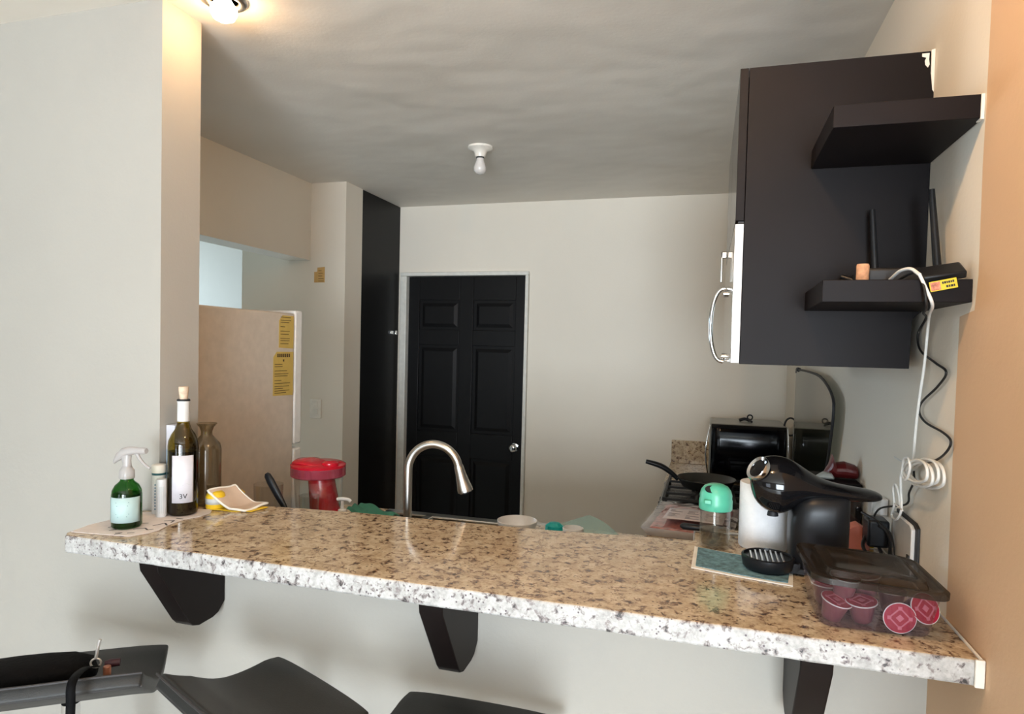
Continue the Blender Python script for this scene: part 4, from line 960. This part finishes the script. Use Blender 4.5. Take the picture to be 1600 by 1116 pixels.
CP = [((-.062, -.036, .003), X_(10) @ Y_(12)), ((-.012, -.034, .004), X_(8) @ Y_(-5)), ((.034, -.036, .027), Z_(4) @ X_(88)), ((.064, -.028, .030), Z_(24) @ X_(66)),
      ((-.040, -.018, .038), X_(6) @ Y_(4)), ((.004, .008, .036), X_(3) @ Y_(-6)), ((-.058, .036, .003), I3), ((-.004, .044, .003), I3), ((.052, .036, .003), I3)]
CAPS = [(p, q, c_[2]) for (p, q), c_ in zip(CP, CAPS)]
for p, r_, l in CAPS: capsule(tuple(kp(*p)), r_, l)

# canister with a carton behind the machine
t = thing('glass_canister', (.372, 1.80, ZG), 'square clear canister holding a pink carton behind the coffee machine', 'canister')
jx0, jx1, jy0, jy1 = .333, .402, 1.715, 1.790
b = BM()
ring = lambda x0, x1, y0, y1, z: [Vector(p) for p in ((x0, y0, z), (x1, y0, z), (x1, y1, z), (x0, y1, z))]
ringloft(b, [ring(jx0, jx1, jy0, jy1, ZG+.0005), ring(jx0, jx1, jy0, jy1, ZG+.118)], True, False); obj('glass', b, CLR, t, bevel=.004)
b = BM(); box(b, jx0-.001, jx1+.001, jy0-.001, jy1+.001, ZG+.118, ZG+.128); obj('lid', b, CLR, t, bevel=.003)
b = BM(); prism(b, [(.338, ZG+.002), (.384, ZG+.002), (.384, ZG+.045), (.360, ZG+.060), (.338, ZG+.050)], 1.722, 1.770, 'y')
tag(obj('pink_carton', b, PINKBOX, base=(.36, 1.745, ZG+.002), bevel=.001), 'small pink carton inside the clear canister', 'carton')
b = BM(); lathe(b, [(.008, 0), (.008, .05), (.004, .06), (.004, .072)], (.372, 1.780, ZG+.002), 16); lathe(b, [(.006, .072), (.006, .084)], (.372, 1.780, ZG+.002), 16)
b.free()
c = (.392, 1.748, ZG+.0025)
b = BM(); lathe(b, [(.0065, 0), (.0065, .045), (.003, .052), (.003, .060)], c, 16); tag(obj('yellow_vial', b, YELL, base=c), 'tiny yellow vial beside the pink carton in the canister', 'vial')
# red bag and pouch on something behind: stands on the counter
t = thing('spice_rack', (.36, 2.05, ZC), 'dark box carrying the red bag behind the coffee machine', 'box'); t.name = 'storage_box'
b = BM(); box(b, .300, .418, 1.98, 2.16, ZC+.0005, ZC+.285); obj('box_body', b, BLACKWOOD, t, bevel=.003)
b = BM()
lf2 = [(.330, .010, .006), (.345, .022, .020), (.352, .030, .034), (.362, .028, .022), (.385, .034, .024), (.412, .034, .020), (.417, .030, .018)]
loft(b, [((x, 2.06, ZC+.287+h_/1), (0, w_, 0), (0, 0, h_)) for x, w_, h_ in lf2], 18)
tag(obj('snack_bag', b, REDBAG, base=(.38, 2.06, ZC+.286), ang=20), 'dark red twisted bag above the coffee machine arm', 'bag')
b = BM(); loft(b, [((.308, 2.02, ZC+.293), (0, .012, 0), (0, 0, .004)), ((.325, 2.02, ZC+.298), (0, .026, 0), (0, 0, .010)), ((.345, 2.02, ZC+.297), (0, .022, 0), (0, 0, .009)), ((.352, 2.02, ZC+.292), (0, .010, 0), (0, 0, .004))], 18)
tag(obj('silver_pouch', b, SILK, base=(.33, 2.02, ZC+.286)), 'pale grey-green pouch left of the dark red bag', 'pouch')

# ------------------------------------------------------------------ bar stools
def make_stool(corner, ang, label, wd=.38, dp=.36, hz=0.0, post=(0, 0), rise=.078):
    """corner: far right corner of the seat on plan; ang: direction of the far edge, pointing left"""
    c = Vector(corner); a = R(ang); L = Vector((-math.cos(a), -math.sin(a), 0)); D = Vector((-math.sin(a)*-1, -math.cos(a), 0))
    D = Vector((math.sin(a), -math.cos(a), 0))
    cen = c+L*wd/2+D*dp/2
    t = thing('bar_stool', (cen.x, cen.y, 0), label, 'stool', 'black bar stools along the counter')
    def prof(v):           # v 0 far edge .. 1 near edge (low back)
        return .800-.016*math.sin(math.pi*min(1, v*1.3))+rise*max(0, (v-.45)/.55)**1.8-.010*max(0, .12-v)/.12
    def f(u, v):
        uu, vv = u*2-1, v*2-1; k = 1-.035*(uu*uu*vv*vv)
        p = cen+(-L)*(uu*k*wd/2)+D*(vv*k*dp/2)
        return Vector((p.x, p.y, prof(v)-.004*uu**6+hz))
    b = BM(); sheet(b, f, 18, 22); s = obj('seat', b, LEATHER, t, solid=.030, bevel=.006)
    b = BM(); e = .0165
    q0 = [f(0, 1)+D*.002, f(.25, 1)+D*.003, f(.5, 1)+D*.003, f(.75, 1)+D*.003, f(1, 1)+D*.002]
    for z_ in (.014, -.014): tube(b, [p+Vector((0, 0, z_)) for p in q0], .0028, 8)
    obj('back_piping', b, LEATHS, t)
    b = BM(); lathe(b, [(.20, 0), (.20, .006), (.17, .014), (.03, .022), (.028, .05)], (cen.x+post[0], cen.y+post[1], 0), 40); obj('base', b, CHROME, t)
    b = BM(); lathe(b, [(.026, .03), (.026, .45), (.018, .455), (.018, .770+hz)], (cen.x+post[0], cen.y+post[1], 0), 28); obj('post', b, CHROME, t)
    b = BM(); tube(b, [cen+Vector((.0, 0, .30)), cen+D*.10+L*.12+Vector((0, 0, .30)), cen+D*.24+L*.10+Vector((0, 0, .30)), cen+D*.24-L*.10+Vector((0, 0, .30)), cen+D*.10-L*.12+Vector((0, 0, .30))], .009, 10, closed=True); obj('footrest', b, CHROME, t)
    return t
make_stool((-1.300, 1.346, 0), 36, 'black bar stool at the left carrying the quilted purse', dp=.345, post=(.02, 0))
make_stool((-.621, 1.163, 0), -24, 'black bar stool turned diagonally, middle of the three', wd=.358, dp=.278, hz=.042, rise=.048)
make_stool((-.262, 1.345, 0), 1, 'black bar stool parallel to the counter, rightmost of the three', wd=.365, dp=.36)

# purse on the left stool
a = R(36); L = Vector((-math.cos(a), -math.sin(a), 0)); D = Vector((math.sin(a), -math.cos(a), 0))
c0 = Vector((-1.300, 1.346, 0))+L*.125+D*.18
t = thing('quilted_purse', tuple(c0+Vector((0, 0, .80))), 'long black quilted purse with hanging strap lying on the left stool', 'purse')
b = BM(); secs = []
for s, h, w_ in ((0, .008, .014), (.012, .019, .034), (.05, .024, .048), (.10, .025, .054), (.16, .025, .056), (.22, .024, .054), (.26, .019, .044), (.28, .008, .02)):
    secs.append((c0+L*s+Vector((0, 0, .824+h)), D*w_, Vector((0, 0, h))))
loft(b, secs, 26, power=2.6); obj('bag_body', b, QUILT, t)
p0 = c0-L*.005+D*.03+Vector((0, 0, .885))
b = BM(); tube(b, [p0+Vector((0, 0, -.012)), p0+Vector((0, 0, .012))-L*.004, p0+Vector((0, 0, .030))-L*.008], .0035, 10); tube(b, [p0+(-L)*.010*math.cos(x)+Vector((0, 0, -.022+.010*math.sin(x))) for x in [k*.628 for k in range(10)]], .0022, 8, closed=True, sm=2); obj('clip', b, plain('satin_nickel', (.75, .70, .64), .35, metal=.6), t)
b = BM(); e0 = p0+Vector((0, 0, -.030)); e1 = c0-L*.005+D*.205+Vector((0, 0, .905)); 
pts = [e0, e0.lerp(e1, .5)+Vector((0, 0, .012)), e1, e1+D*.010+Vector((0, 0, -.06)), e1+D*.008+L*.010+Vector((0, 0, -.25)), e1+D*.006+L*.012+Vector((0, 0, -.42))]
P = smooth_pts(pts, 5); wv = -L*.008
g = [[b.verts.new(p-wv), b.verts.new(p+wv)] for p in P]
for i in range(len(g)-1): b.faces.new([g[i][0], g[i][1], g[i+1][1], g[i+1][0]])
obj('strap', b, QUILT, t, solid=.003)
b = BM(); lathe(b, [(.007, 0), (.008, .003), (.008, .026), (.007, .028)], c0-L*.030+D*.045+Vector((0, 0, .832)), 16); o = obj('copper_slider', b, COPPER, t)
b = BM(); q = c0-L*.022+D*.028+Vector((0, 0, .858)); loft(b, [(q, D*.004, Vector((0, 0, .006))), (q-L*.012, D*.010, Vector((0, 0, .009))), (q-L*.030, D*.008, Vector((0, 0, .008)))], 14); obj('tassel', b, plain('dark_red_tassel', (.05, .012, .02), .5), t)
b = BM(); q = c0-L*.06+D*.20; tube(b, [q+Vector((0, 0, .79)), q-L*.02+D*.02+Vector((0, 0, .76)), q-L*.05+D*.02+Vector((0, 0, .745)), q-L*.10+D*.02+Vector((0, 0, .72))], .0045, 8); obj('thin_cord', b, LEATHS, t)
